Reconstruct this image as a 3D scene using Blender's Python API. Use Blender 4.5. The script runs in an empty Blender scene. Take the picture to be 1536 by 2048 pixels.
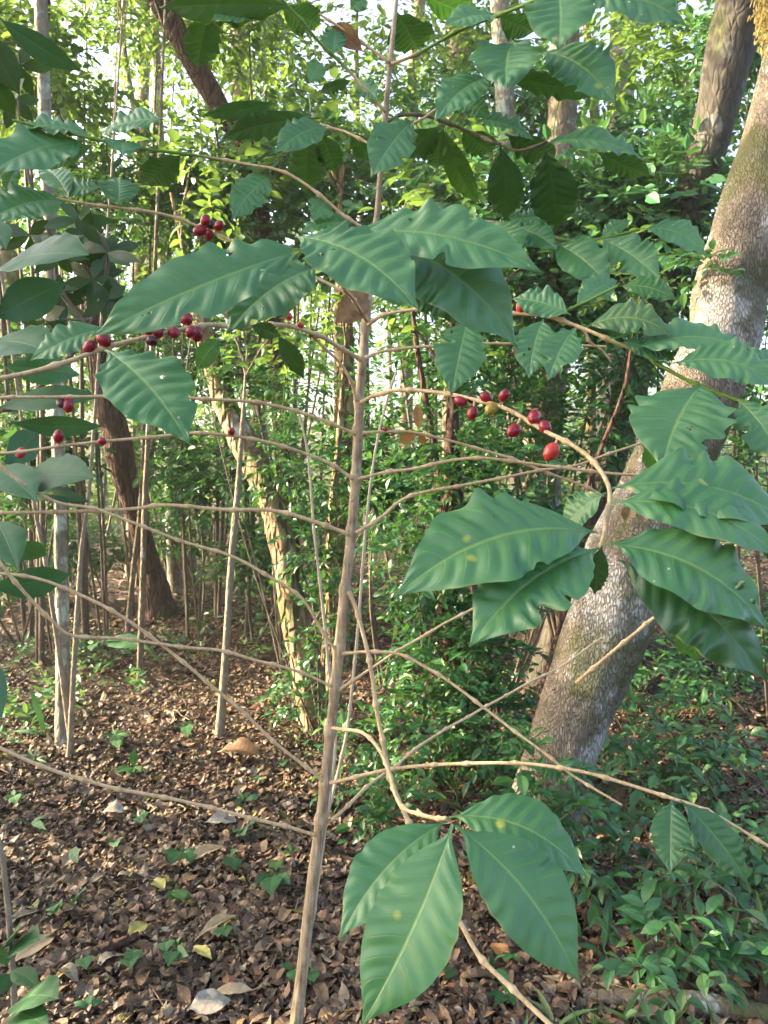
import bpy, math, random
import numpy as np
from mathutils import Vector, Euler

SEED = 11
rng = np.random.default_rng(SEED)
np.seterr(over='ignore')
random.seed(SEED)
scene = bpy.context.scene
C = scene.collection

# ------------------------------------------------------------------ camera maths
F = 1547.0                      # focal length in pixels of the 1536 x 2048 photograph
PITCH = math.radians(4.0)
CAM = np.array([0.0, 0.0, 1.5])
FWD = np.array([0.0, math.cos(PITCH), -math.sin(PITCH)])
UPV = np.array([0.0, math.sin(PITCH), math.cos(PITCH)])
RGT = np.array([1.0, 0.0, 0.0])


def P(px, py, d):
    r = FWD + RGT * ((px - 768.0) / F) + UPV * ((1024.0 - py) / F)
    return CAM + r * (d / r[1])


# ------------------------------------------------------------------ noise
def vnoise(p, seed=0):
    p = np.asarray(p, dtype=np.float64)
    i = np.floor(p).astype(np.int64)
    f = p - i
    f = f * f * (3 - 2 * f)
    out = 0.0
    for dx in (0, 1):
        for dy in (0, 1):
            for dz in (0, 1):
                h = (i[..., 0] + dx) * 374761393 + (i[..., 1] + dy) * 668265263 + (i[..., 2] + dz) * 2147483647 + seed * 1274126177
                h = (h ^ (h >> 13)) * 1274126177
                h = (h ^ (h >> 16)) & 0xFFFFFF
                v = h / float(0xFFFFFF)
                w = (f[..., 0] if dx else 1 - f[..., 0]) * (f[..., 1] if dy else 1 - f[..., 1]) * (f[..., 2] if dz else 1 - f[..., 2])
                out = out + v * w
    return out


def gz(x, y):
    x = np.asarray(x, dtype=np.float64)
    y = np.asarray(y, dtype=np.float64)
    z0 = np.zeros_like(x)
    a = vnoise(np.stack([x * 0.7 + 40, y * 0.7 + 40, z0], -1), 3) - 0.5
    b = vnoise(np.stack([x * 2.6 + 40, y * 2.6 + 40, z0], -1), 4) - 0.5
    return a * 0.10 + b * 0.035


def G(px, py):
    r = FWD + RGT * ((px - 768.0) / F) + UPV * ((1024.0 - py) / F)
    p = CAM + r * (CAM[2] / -r[2])
    return np.array([p[0], p[1], float(gz(p[0], p[1]))])


# ------------------------------------------------------------------ mesh collector
class MB:
    def __init__(self):
        self.V, self.Q, self.A, self.U, self.M = [], [], [], [], []
        self.n = 0

    def add(self, v, q, a=None, uv=None, mi=0):
        v = np.asarray(v, dtype=np.float64).reshape(-1, 3)
        q = np.asarray(q, dtype=np.int64).reshape(-1, 4)
        self.V.append(v)
        self.Q.append(q + self.n)
        self.A.append(np.zeros(len(v)) if a is None else np.broadcast_to(np.asarray(a, dtype=np.float64), (len(v),)))
        self.U.append(np.zeros((len(v), 2)) if uv is None else np.asarray(uv))
        self.M.append(np.full(len(q), mi, dtype=np.int32))
        self.n += len(v)
        return self

    def mesh(self, name, mats, smooth=True, origin=(0, 0, 0)):
        me = bpy.data.meshes.new(name)
        V = np.concatenate(self.V) - np.asarray(origin, dtype=np.float64)
        Q = np.concatenate(self.Q)
        me.vertices.add(len(V))
        me.vertices.foreach_set('co', V.astype(np.float32).ravel())
        me.loops.add(len(Q) * 4)
        me.loops.foreach_set('vertex_index', Q.astype(np.int32).ravel())
        me.polygons.add(len(Q))
        me.polygons.foreach_set('loop_start', np.arange(0, len(Q) * 4, 4, dtype=np.int32))
        me.polygons.foreach_set('loop_total', np.full(len(Q), 4, dtype=np.int32))
        me.polygons.foreach_set('material_index', np.concatenate(self.M))
        me.polygons.foreach_set('use_smooth', np.full(len(Q), bool(smooth)))
        at = me.attributes.new('rnd', 'FLOAT', 'POINT')
        at.data.foreach_set('value', np.concatenate(self.A).astype(np.float32))
        uvl = me.uv_layers.new(name='UVMap')
        U = np.concatenate(self.U)
        uvl.data.foreach_set('uv', U[Q.ravel()].astype(np.float32).ravel())
        for m in (mats if isinstance(mats, (list, tuple)) else [mats]):
            me.materials.append(m)
        me.update()
        me.validate()
        return me

    def build(self, name, mats, parent=None, smooth=True, loc=(0, 0, 0)):
        """One mesh object; vertices are given in world space, loc is its (or its thing's) origin."""
        o = bpy.data.objects.new(name, self.mesh(name, mats, smooth, loc))
        C.objects.link(o)
        if parent is not None:
            o.parent = parent
        else:
            o.location = loc
        return o


def tag(o, label=None, cat=None, group=None, kind=None):
    if label: o['label'] = label
    if cat: o['category'] = cat
    if group: o['group'] = group
    if kind: o['kind'] = kind
    return o


def thing(name, label, cat, loc, group=None):
    o = bpy.data.objects.new(name, None)
    o.empty_display_size = 0.1
    C.objects.link(o)
    o.location = tuple(float(c) for c in loc)
    return tag(o, label, cat, group)


def nrm(v):
    v = np.asarray(v, dtype=np.float64)
    return v / np.maximum(np.linalg.norm(v, axis=-1, keepdims=True), 1e-12)


def smooth_path(pts, step):
    """Catmull-Rom through the rows of pts (any number of columns; the first three are x, y, z), resampled by length."""
    p = np.asarray(pts, dtype=np.float64)
    if len(p) == 2:
        dense = p[0] + (p[1] - p[0]) * np.linspace(0, 1, 30)[:, None]
    else:
        e = np.vstack([2 * p[0] - p[1], p, 2 * p[-1] - p[-2]])
        out = []
        t = np.linspace(0, 1, 24, endpoint=False)[:, None]
        for i in range(len(p) - 1):
            a, b, c, d = e[i], e[i + 1], e[i + 2], e[i + 3]
            out.append(0.5 * (2 * b + (c - a) * t + (2 * a - 5 * b + 4 * c - d) * t ** 2 + (3 * b - a - 3 * c + d) * t ** 3))
        dense = np.vstack(out + [p[-1:]])
    s = np.concatenate([[0], np.cumsum(np.linalg.norm(np.diff(dense[:, :3], axis=0), axis=1))])
    n = max(3, int(s[-1] / step) + 1)
    ss = np.linspace(0, s[-1], n)
    return np.stack([np.interp(ss, s, dense[:, k]) for k in range(dense.shape[1])], 1), ss


def tube_arrays(path, rad, sides=8, disp=None, close=True):
    """Tube along path; rad per ring; disp(ring, angle) multiplies the radius."""
    path = np.asarray(path, dtype=np.float64)[:, :3]
    rad = np.broadcast_to(np.asarray(rad, dtype=np.float64), (len(path),)).copy()
    if close:                                    # rounded ends
        path = np.vstack([path[:1], path, path[-1:]])
        rad = np.concatenate([[rad[0] * 0.02], rad, [rad[-1] * 0.02]])
        if disp is not None:
            disp = np.vstack([disp[:1], disp, disp[-1:]])
    n = len(path)
    t = nrm(np.gradient(path, axis=0) + 1e-12)
    if close:
        t[0], t[1] = t[2], t[2]
        t[-1], t[-2] = t[-3], t[-3]
    ref = np.array([0, 0, 1.0]) if abs(t[n // 2][2]) < 0.8 else np.array([0, 1.0, 0])
    u = nrm(np.cross(t, ref))
    w = np.cross(t, u)
    ang = np.linspace(0, 2 * np.pi, sides, endpoint=False)
    R = rad[:, None] * (np.ones((n, sides)) if disp is None else disp)
    V = path[:, None, :] + (u[:, None, :] * np.cos(ang)[None, :, None] + w[:, None, :] * np.sin(ang)[None, :, None]) * R[..., None]
    i = np.arange(n - 1)[:, None] * sides
    j = np.arange(sides)[None, :]
    k = (j + 1) % sides
    Q = np.stack([i + j, i + k, i + sides + k, i + sides + j], -1).reshape(-1, 4)
    return V.reshape(-1, 3), Q


# ------------------------------------------------------------------ materials
class NT:
    def __init__(self, name):
        self.m = bpy.data.materials.new(name)
        self.m.use_nodes = True
        self.t = self.m.node_tree
        self.t.nodes.clear()
        self.out = self.t.nodes.new('ShaderNodeOutputMaterial')

    def n(self, typ, props=None, **ins):
        nd = self.t.nodes.new('ShaderNode' + typ)
        for k, v in (props or {}).items():
            setattr(nd, k, v)
        for k, v in ins.items():
            key = int(k[1:]) if k[0] == 'i' and k[1:].isdigit() else k.replace('_', ' ')
            self.set(nd.inputs[key], v)
        return nd

    def set(self, sock, v):
        if hasattr(v, 'bl_idname') and hasattr(v, 'outputs'):
            v = v.outputs[0]
        if isinstance(v, bpy.types.NodeSocket):
            self.t.links.new(v, sock)
        else:
            if isinstance(v, (tuple, list)) and len(v) == 3 and sock.type == 'RGBA':
                v = (*v, 1.0)
            sock.default_value = v

    def math(self, op, a, b=0.0, c=0.0):
        return self.n('Math', {'operation': op}, i0=a, i1=b, i2=c)

    def mix(self, fac, a, b, mode='MIX'):
        nd = self.t.nodes.new('ShaderNodeMix')
        nd.data_type = 'RGBA'
        nd.blend_type = mode
        self.set(nd.inputs[0], fac)
        self.set(nd.inputs[6], a)
        self.set(nd.inputs[7], b)
        return nd.outputs[2]

    def ramp(self, fac, stops, interp='LINEAR'):
        nd = self.t.nodes.new('ShaderNodeValToRGB')
        cr = nd.color_ramp
        cr.interpolation = interp
        while len(cr.elements) < len(stops):
            cr.elements.new(0.5)
        for e, (p, c) in zip(cr.elements, stops):
            e.position = p
            e.color = (*c, 1) if len(c) == 3 else c
        self.set(nd.inputs[0], fac)
        return nd.outputs[0]

    def sstep(self, x, lo, hi, a=0.0, b=1.0):
        nd = self.t.nodes.new('ShaderNodeMapRange')
        nd.interpolation_type = 'SMOOTHSTEP'
        for k, v in zip((0, 1, 2, 3, 4), (x, lo, hi, a, b)):
            self.set(nd.inputs[k], v)
        return nd.outputs[0]

    def attr(self, name='rnd'):
        nd = self.t.nodes.new('ShaderNodeAttribute')
        nd.attribute_name = name
        return nd.outputs['Fac']

    def obj(self, scale=(1, 1, 1)):
        tc = self.t.nodes.new('ShaderNodeTexCoord')
        mp = self.n('Mapping', None, Vector=tc.outputs['Object'], Scale=scale)
        return mp.outputs[0]

    def noise(self, vec, scale, detail=4, rough=0.55):
        return self.n('TexNoise', None, Vector=vec, Scale=scale, Detail=detail, Roughness=rough).outputs['Fac']

    def principled(self, col, rough, spec=0.5, normal=None):
        b = self.n('BsdfPrincipled', None, Base_Color=col, Roughness=rough, Specular_IOR_Level=spec)
        if normal is not None:
            self.set(b.inputs['Normal'], normal)
        return b

    def done(self, shader):
        self.set(self.out.inputs['Surface'], shader)
        return self.m


def mat_coffee_leaf(name, base=(0.040, 0.150, 0.047), pale=(0.082, 0.215, 0.074), vein=(0.15, 0.27, 0.07), spots=2.0, trans=0.22, rough=0.38, spec=0.55):
    k = NT(name)
    uv = k.t.nodes.new('ShaderNodeUVMap')
    sp = k.n('SeparateXYZ', None, Vector=uv.outputs[0])
    u = sp.outputs[0]
    v = k.math('ABSOLUTE', k.math('MULTIPLY_ADD', sp.outputs[1], 2.0, -1.0))
    ob = k.obj()
    oi = k.t.nodes.new('ShaderNodeObjectInfo')
    # lateral veins leave the midrib and run forward to the margin
    s = k.math('SUBTRACT', u, k.math('MULTIPLY', k.math('POWER', v, 1.25), 0.115))
    fr = k.math('ABSOLUTE', k.math('SUBTRACT', k.math('FRACT', k.math('MULTIPLY', s, 10.0)), 0.5))
    lat = k.sstep(fr, 0.035, 0.0)
    lat = k.math('MULTIPLY', lat, k.sstep(v, 1.0, 0.55))
    mid = k.sstep(v, 0.055, 0.018)
    n1 = k.noise(ob, 16.0, 4)
    n2 = k.noise(ob, 220.0, 3)
    col = k.mix(k.sstep(n1, 0.3, 0.7), base, pale)
    col = k.mix(k.math('MULTIPLY', oi.outputs['Random'], 0.35), col, (0.034, 0.115, 0.035))
    col = k.mix(k.math('MULTIPLY', n2, 0.18), col, (0.05, 0.13, 0.06))
    col = k.mix(k.math('MULTIPLY', lat, 0.42), col, vein)
    col = k.mix(k.math('MULTIPLY', mid, 0.75), col, vein)
    # rust spots: yellow halo round a brown heart
    vo = k.n('TexVoronoi', {'feature': 'F1'}, Vector=ob, Scale=36.0)
    vr = k.n('SeparateColor', None, Color=vo.outputs['Color'])
    on = k.sstep(vr.outputs[0], 1.0 - 0.16 * spots, 1.0 - 0.16 * spots + 0.01)
    wob = k.math('ADD', vo.outputs['Distance'], k.math('MULTIPLY', k.math('SUBTRACT', n1, 0.5), 0.12))
    halo = k.math('MULTIPLY', k.sstep(wob, 0.20, 0.08), on)
    heart = k.math('MULTIPLY', k.math('MULTIPLY', k.sstep(wob, 0.09, 0.06), on), k.sstep(vr.outputs[1], 0.55, 0.6))
    col = k.mix(k.math('MULTIPLY', halo, 0.75), col, (0.33, 0.36, 0.05))
    col = k.mix(heart, col, (0.42, 0.30, 0.17))
    vo2 = k.n('TexVoronoi', {'feature': 'F1'}, Vector=ob, Scale=75.0)
    speck = k.math('MULTIPLY', k.sstep(vo2.outputs['Distance'], 0.10, 0.06), k.sstep(k.n('SeparateColor', None, Color=vo2.outputs['Color']).outputs[0], 0.90, 0.92))
    col = k.mix(k.math('MULTIPLY', speck, 0.7), col, (0.45, 0.45, 0.36))
    edge = k.math('MULTIPLY', k.sstep(v, 0.93, 1.0), k.sstep(n1, 0.5, 0.62))
    col = k.mix(k.math('MULTIPLY', edge, 0.6), col, (0.28, 0.26, 0.07))
    geo = k.t.nodes.new('ShaderNodeNewGeometry')
    col = k.mix(k.math('MULTIPLY', geo.outputs['Backfacing'], 0.55), col, (0.045, 0.13, 0.055))
    h = k.math('ADD', k.math('MULTIPLY', lat, -0.6), k.math('MULTIPLY', n2, 0.25))
    h = k.math('ADD', h, k.math('MULTIPLY', mid, -0.8))
    bmp = k.n('Bump', None, Strength=0.35, Distance=0.0012, Height=h)
    rg = k.math('MULTIPLY_ADD', n1, 0.22, rough - 0.10)
    b = k.principled(col, rg, spec, bmp.outputs[0])
    tcol = k.mix(0.5, col, (0.10, 0.26, 0.015))
    tr = k.n('BsdfTranslucent', None, Color=tcol, Normal=bmp.outputs[0])
    return k.done(k.n('MixShader', None, i0=trans, i1=b.outputs[0], i2=tr.outputs[0]))


def mat_cloud(name, cols, trans_col, trans=0.35, rough=0.45, spec=0.5):
    k = NT(name)
    a = k.attr()
    n = len(cols)
    col = k.ramp(a, [(i / max(n - 1, 1), c) for i, c in enumerate(cols)])
    ob = k.obj()
    col = k.mix(k.math('MULTIPLY', k.noise(ob, 40.0, 2), 0.35), col, k.mix(0.5, col, (0.02, 0.05, 0.02)))
    b = k.principled(col, rough, spec)
    tr = k.n('BsdfTranslucent', None, Color=k.mix(0.4, trans_col, col))
    return k.done(k.n('MixShader', None, i0=trans, i1=b.outputs[0], i2=tr.outputs[0]))


def mat_bark(name, dark, light, sc=30.0, stretch=0.3, lichen=0.0, lcol=(0.42, 0.45, 0.38), moss=0.0, bump=0.6, dist=0.01, rough=0.85, crack=0.5, lscale=5.0):
    k = NT(name)
    ob = k.obj((1, 1, stretch))
    ob1 = k.obj()
    n1 = k.noise(ob, sc * 0.5, 6, 0.65)
    n2 = k.noise(ob, sc * 2.0, 4, 0.6)
    warp = k.n('VectorMath', {'operation': 'ADD'}, i0=ob, i1=k.n('VectorMath', {'operation': 'SCALE'}, i0=k.n('TexNoise', None, Vector=ob, Scale=sc * 0.7, Detail=2.0).outputs['Color'], Scale=1.1 / sc).outputs[0])
    vo = k.n('TexVoronoi', {'feature': 'DISTANCE_TO_EDGE'}, Vector=warp.outputs[0], Scale=sc)
    ed = k.sstep(vo.outputs['Distance'], 0.0, 0.22)
    col = k.ramp(n1, [(0.3, dark), (0.7, light)])
    col = k.mix(k.math('MULTIPLY', k.math('SUBTRACT', 1.0, ed), crack), col, tuple(c * 0.35 for c in dark))
    col = k.mix(k.math('MULTIPLY', n2, 0.3), col, tuple(min(1, c * 1.35) for c in light))
    if lichen:
        ln = k.noise(ob1, lscale, 6, 0.66)
        lf = k.math('MULTIPLY', k.sstep(ln, 0.62 - 0.16 * lichen, 0.70 - 0.16 * lichen), k.math('MULTIPLY_ADD', ed, 0.6, 0.3))
        col = k.mix(lf, col, lcol)
    if moss:
        mn = k.noise(ob1, 3.2, 5, 0.65)
        col = k.mix(k.math('MULTIPLY', k.sstep(mn, 0.62 - 0.14 * moss, 0.72 - 0.14 * moss), 0.75), col, (0.075, 0.085, 0.025))
    h = k.math('ADD', k.math('MULTIPLY', ed, 0.8), k.math('MULTIPLY', n2, 0.6))
    bmp = k.n('Bump', None, Strength=bump, Distance=dist, Height=h)
    return k.done(k.principled(col, rough, 0.25, bmp.outputs[0]))


def mat_stem(name, dark, light, green=None):
    """Smooth young bark with lengthwise streaks; where the mesh's rnd attribute is 1 the shoot is still green."""
    k = NT(name)
    ob = k.obj((1, 1, 0.10))
    ob1 = k.obj()
    n1 = k.noise(ob, 260.0, 4, 0.6)
    n2 = k.noise(ob1, 45.0, 5, 0.65)
    n3 = k.noise(ob1, 900.0, 2, 0.6)
    col = k.ramp(k.math('ADD', k.math('MULTIPLY', n1, 0.55), k.math('MULTIPLY', n2, 0.45)), [(0.36, dark), (0.62, light)])
    col = k.mix(k.math('MULTIPLY', n3, 0.25), col, tuple(c * 0.5 for c in dark))
    col = k.mix(k.sstep(k.noise(ob1, 150.0, 4, 0.7), 0.60, 0.70, 0.0, 0.65), col, tuple(c * 0.45 for c in dark))
    col = k.mix(k.sstep(k.noise(ob1, 30.0, 5, 0.7), 0.60, 0.72, 0.0, 0.5), col, (0.50, 0.46, 0.36))
    if green is not None:
        col = k.mix(k.attr(), col, k.mix(n2, green, tuple(c * 0.6 for c in green)))
    bmp = k.n('Bump', None, Strength=0.5, Distance=0.0015, Height=k.math('ADD', n1, k.math('MULTIPLY', n3, 0.4)))
    return k.done(k.principled(col, 0.62, 0.35, bmp.outputs[0]))


def mat_berry(name, c1, c2):
    k = NT(name)
    ob = k.obj()
    oi = k.t.nodes.new('ShaderNodeObjectInfo')
    col = k.mix(k.sstep(k.noise(ob, 90.0, 3), 0.35, 0.68), c1, c2)
    col = k.mix(k.math('MULTIPLY', oi.outputs['Random'], 0.5), col, tuple(c * 0.6 for c in c1))
    n = k.noise(ob, 1500.0, 2)
    col = k.mix(k.sstep(n, 0.68, 0.76, 0.0, 0.35), col, (0.55, 0.35, 0.28))
    b = k.principled(col, k.math('MULTIPLY_ADD', k.noise(ob, 160.0, 4), 0.35, 0.14), 0.5)
    b.inputs['Subsurface Weight'].default_value = 0.12
    b.inputs['Subsurface Radius'].default_value = (0.004, 0.001, 0.001)
    return k.done(b)


def mat_plain(name, c1, c2, scale=40.0, rough=0.7, trans=0.0, tcol=(0.3, 0.2, 0.05)):
    k = NT(name)
    ob = k.obj()
    n1 = k.noise(ob, scale, 5, 0.6)
    col = k.ramp(n1, [(0.33, c1), (0.68, c2)])
    bmp = k.n('Bump', None, Strength=0.4, Distance=0.003, Height=k.noise(ob, scale * 4, 3))
    b = k.principled(col, rough, 0.3, bmp.outputs[0])
    if trans:
        tr = k.n('BsdfTranslucent', None, Color=tcol)
        b = k.n('MixShader', None, i0=trans, i1=b.outputs[0], i2=tr.outputs[0])
    return k.done(b)


def mat_litter(name):
    k = NT(name)
    a = k.attr()
    stops = [(0.0, (0.040, 0.024, 0.014)), (0.14, (0.086, 0.047, 0.027)), (0.28, (0.152, 0.082, 0.043)), (0.42, (0.063, 0.040, 0.028)), (0.54, (0.211, 0.123, 0.063)),
             (0.66, (0.131, 0.088, 0.058)), (0.76, (0.295, 0.174, 0.082)), (0.85, (0.269, 0.199, 0.125)), (0.915, (0.178, 0.063, 0.027)), (0.945, (0.375, 0.305, 0.210)), (0.975, (0.305, 0.246, 0.047)), (0.99, (0.118, 0.144, 0.031))]
    col = k.ramp(a, stops, 'CONSTANT')
    ob = k.obj()
    col = k.mix(k.sstep(k.noise(ob, 55.0, 5, 0.65), 0.40, 0.68, 0.0, 0.55), col, (0.055, 0.035, 0.024))
    col = k.mix(0.20, col, (0.045, 0.030, 0.012))
    col = k.mix(k.sstep(k.noise(ob, 320.0, 3), 0.62, 0.74, 0.0, 0.4), col, (0.03, 0.02, 0.015))
    bmp = k.n('Bump', None, Strength=0.4, Distance=0.004, Height=k.noise(ob, 160.0, 3))
    return k.done(k.principled(col, 0.6, 0.4, bmp.outputs[0]))


def mat_ground(name):
    k = NT(name)
    ob = k.obj()
    vo = k.n('TexVoronoi', {'feature': 'F1'}, Vector=ob, Scale=22.0, Randomness=1.0)
    r = k.n('SeparateColor', None, Color=vo.outputs['Color']).outputs[0]
    col = k.ramp(r, [(0.0, (0.030, 0.020, 0.014)), (0.3, (0.060, 0.038, 0.025)), (0.55, (0.105, 0.064, 0.038)), (0.75, (0.05, 0.036, 0.027)), (0.9, (0.16, 0.10, 0.06))], 'CONSTANT')
    col = k.mix(k.noise(ob, 70.0, 6, 0.7), col, (0.03, 0.02, 0.014))
    col = k.mix(k.sstep(k.noise(ob, 0.55, 4), 0.52, 0.68, 0.0, 0.55), col, (0.032, 0.055, 0.018))
    bmp = k.n('Bump', None, Strength=0.8, Distance=0.02, Height=k.math('ADD', vo.outputs['Distance'], k.noise(ob, 120.0, 3)))
    return k.done(k.principled(col, 0.9, 0.2, bmp.outputs[0]))


M = {}
M['leaf'] = mat_coffee_leaf('coffee_leaf')
M['leaf_old'] = mat_coffee_leaf('coffee_leaf_ageing', (0.05, 0.13, 0.030), (0.09, 0.17, 0.035), (0.20, 0.28, 0.07), spots=1.6)
M['leaf_young'] = mat_coffee_leaf('coffee_leaf_young', (0.05, 0.17, 0.030), (0.08, 0.21, 0.035), (0.22, 0.36, 0.08), spots=0.0, trans=0.38)
M['leaf_dark'] = mat_coffee_leaf('coffee_leaf_dark_shaded', (0.016, 0.060, 0.022), (0.024, 0.080, 0.025), (0.05, 0.12, 0.03), spots=0.1, trans=0.18)  # darker copy of the leaf; shade of downturned undersides is in its colour
M['broad'] = mat_coffee_leaf('broad_leaf', (0.022, 0.085, 0.042), (0.034, 0.11, 0.05), (0.08, 0.15, 0.06), spots=0.25, trans=0.15, rough=0.52, spec=0.32)
M['shrub_dark'] = mat_coffee_leaf('brownish_leaf', (0.022, 0.034, 0.016), (0.040, 0.050, 0.020), (0.07, 0.09, 0.04), spots=0.0, trans=0.15, rough=0.50, spec=0.22)
M['seedling'] = mat_coffee_leaf('seedling_leaf', (0.016, 0.072, 0.028), (0.026, 0.095, 0.032), (0.06, 0.15, 0.05), spots=0.0, trans=0.2, rough=0.55, spec=0.3)
M['seedling_pale'] = mat_coffee_leaf('pale_seedling_leaf', (0.032, 0.11, 0.03), (0.05, 0.14, 0.036), (0.10, 0.2, 0.07), spots=0.0, trans=0.25, rough=0.55, spec=0.3)
M['dead'] = mat_plain('dead_leaf', (0.10, 0.055, 0.03), (0.26, 0.15, 0.075), 60, 0.6, 0.15)
M['dead_orange'] = mat_plain('dead_leaf_orange', (0.27, 0.12, 0.04), (0.42, 0.22, 0.09), 50, 0.6, 0.25)
M['dead_tan'] = mat_plain('dead_leaf_tan', (0.30, 0.22, 0.12), (0.46, 0.36, 0.22), 50, 0.6, 0.2)
M['pale_leaf'] = mat_plain('bleached_leaf', (0.17, 0.15, 0.115), (0.33, 0.30, 0.24), 60, 0.6)
M['yellow_leaf'] = mat_plain('yellow_leaf', (0.22, 0.21, 0.05), (0.34, 0.31, 0.10), 60, 0.5)
M['stem'] = mat_stem('coffee_bark', (0.145, 0.10, 0.058), (0.46, 0.365, 0.235))
M['twig'] = mat_stem('coffee_twig', (0.36, 0.245, 0.128), (0.63, 0.475, 0.275), green=(0.14, 0.26, 0.035))
M['pale_twig'] = mat_stem('bleached_twig', (0.34, 0.28, 0.19), (0.56, 0.47, 0.34))
M['dark_twig'] = mat_stem('dark_twig', (0.06, 0.045, 0.03), (0.14, 0.105, 0.07))
M['berry'] = mat_berry('ripe_berry', (0.27, 0.008, 0.018), (0.17, 0.004, 0.016))
M['berry_light'] = mat_berry('bright_berry', (0.50, 0.045, 0.03), (0.33, 0.012, 0.02))
M['berry_dark'] = mat_berry('overripe_berry', (0.07, 0.006, 0.012), (0.035, 0.006, 0.008))
M['berry_green'] = mat_berry('green_berry', (0.07, 0.19, 0.012), (0.11, 0.24, 0.02))
M['berry_yellow'] = mat_berry('turning_berry', (0.28, 0.25, 0.02), (0.32, 0.20, 0.03))
M['bark_big'] = mat_bark('scaly_grey_bark', (0.095, 0.075, 0.052), (0.255, 0.215, 0.165), 112.0, 0.24, lichen=0.9, lcol=(0.47, 0.46, 0.42), moss=1.0, bump=0.9, dist=0.014, crack=0.55, lscale=2.6)
M['bark_grey'] = mat_bark('grey_lichen_bark', (0.12, 0.105, 0.08), (0.23, 0.205, 0.155), 26.0, 0.4, lichen=0.9, lcol=(0.36, 0.42, 0.34), moss=0.4, bump=0.5, crack=0.3)
M['bark_dark'] = mat_bark('dark_red_bark', (0.045, 0.026, 0.018), (0.11, 0.06, 0.04), 24.0, 0.2, moss=0.3, bump=0.9, dist=0.02, crack=0.7)
M['bark_pale'] = mat_bark('pale_slim_bark', (0.14, 0.112, 0.078), (0.275, 0.225, 0.16), 40.0, 0.4, lichen=0.4, moss=0.3, bump=0.4, crack=0.25)
M['bark_sunlit'] = mat_bark('sun_patched_bark', (0.070, 0.045, 0.026), (0.42, 0.30, 0.165), 18.0, 0.35, lichen=0.2, moss=0.8, bump=1.0, dist=0.025, crack=0.75)  # painted sun patches in the light tone, their shade in dark and moss tones
M['bark_shade'] = mat_bark('shaded_bark', (0.035, 0.031, 0.024), (0.085, 0.074, 0.058), 26.0, 0.35, lichen=0.2, lcol=(0.2, 0.2, 0.17), moss=0.5, bump=0.6, crack=0.4)  # darker copy of the brown bark, with shade put into the colour
M['bark_mid'] = mat_bark('brown_bark', (0.095, 0.072, 0.05), (0.21, 0.165, 0.115), 26.0, 0.35, lichen=0.5, moss=0.6, bump=0.6, crack=0.4)
M['moss'] = mat_cloud('sunlit_moss', [(0.30, 0.24, 0.09), (0.42, 0.34, 0.14)], (0.5, 0.4, 0.12), 0.4, 0.8, 0.1)  # epiphyte tuft; the sun patch on it is put into the golden colour
G_PALE = [(0.040, 0.135, 0.048), (0.060, 0.19, 0.068), (0.085, 0.23, 0.09), (0.14, 0.27, 0.08)]
G_DARK = [(0.018, 0.080, 0.024), (0.030, 0.115, 0.034), (0.045, 0.15, 0.042), (0.09, 0.21, 0.05)]
G_WARM = [(0.026, 0.085, 0.022), (0.042, 0.125, 0.030), (0.062, 0.155, 0.038), (0.12, 0.19, 0.04)]
M['vine'] = mat_cloud('vine_leaf', G_PALE, (0.16, 0.34, 0.05), 0.28, 0.40)
M['bush'] = mat_cloud('bush_leaf', G_DARK, (0.12, 0.30, 0.03), 0.28, 0.36)
M['canopy'] = mat_cloud('canopy_leaf', G_WARM, (0.27, 0.42, 0.06), 0.42, 0.42)
M['weed'] = mat_cloud('weed_leaf', [(0.028, 0.105, 0.038), (0.045, 0.15, 0.050), (0.070, 0.19, 0.064), (0.13, 0.23, 0.07)], (0.2, 0.36, 0.05), 0.28, 0.45)
M['blade'] = mat_cloud('grass_blade', [(0.04, 0.12, 0.03), (0.07, 0.17, 0.04), (0.15, 0.19, 0.06)], (0.2, 0.32, 0.05), 0.3, 0.45)
M['litter'] = mat_litter('fallen_leaves')
M['ground'] = mat_ground('forest_soil')

# ------------------------------------------------------------------ leaves
SH_U = np.array([0, .03, .06, .10, .16, .24, .34, .46, .58, .68, .77, .84, .89, .93, .965, 1.0])
SH_W = np.array([.035, .035, .06, .20, .45, .71, .91, 1.0, .98, .87, .68, .46, .28, .15, .07, .008])
BR_W = np.array([.03, .03, .05, .17, .38, .60, .83, 1.0, 1.0, .90, .70, .48, .32, .19, .09, .01])


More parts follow.
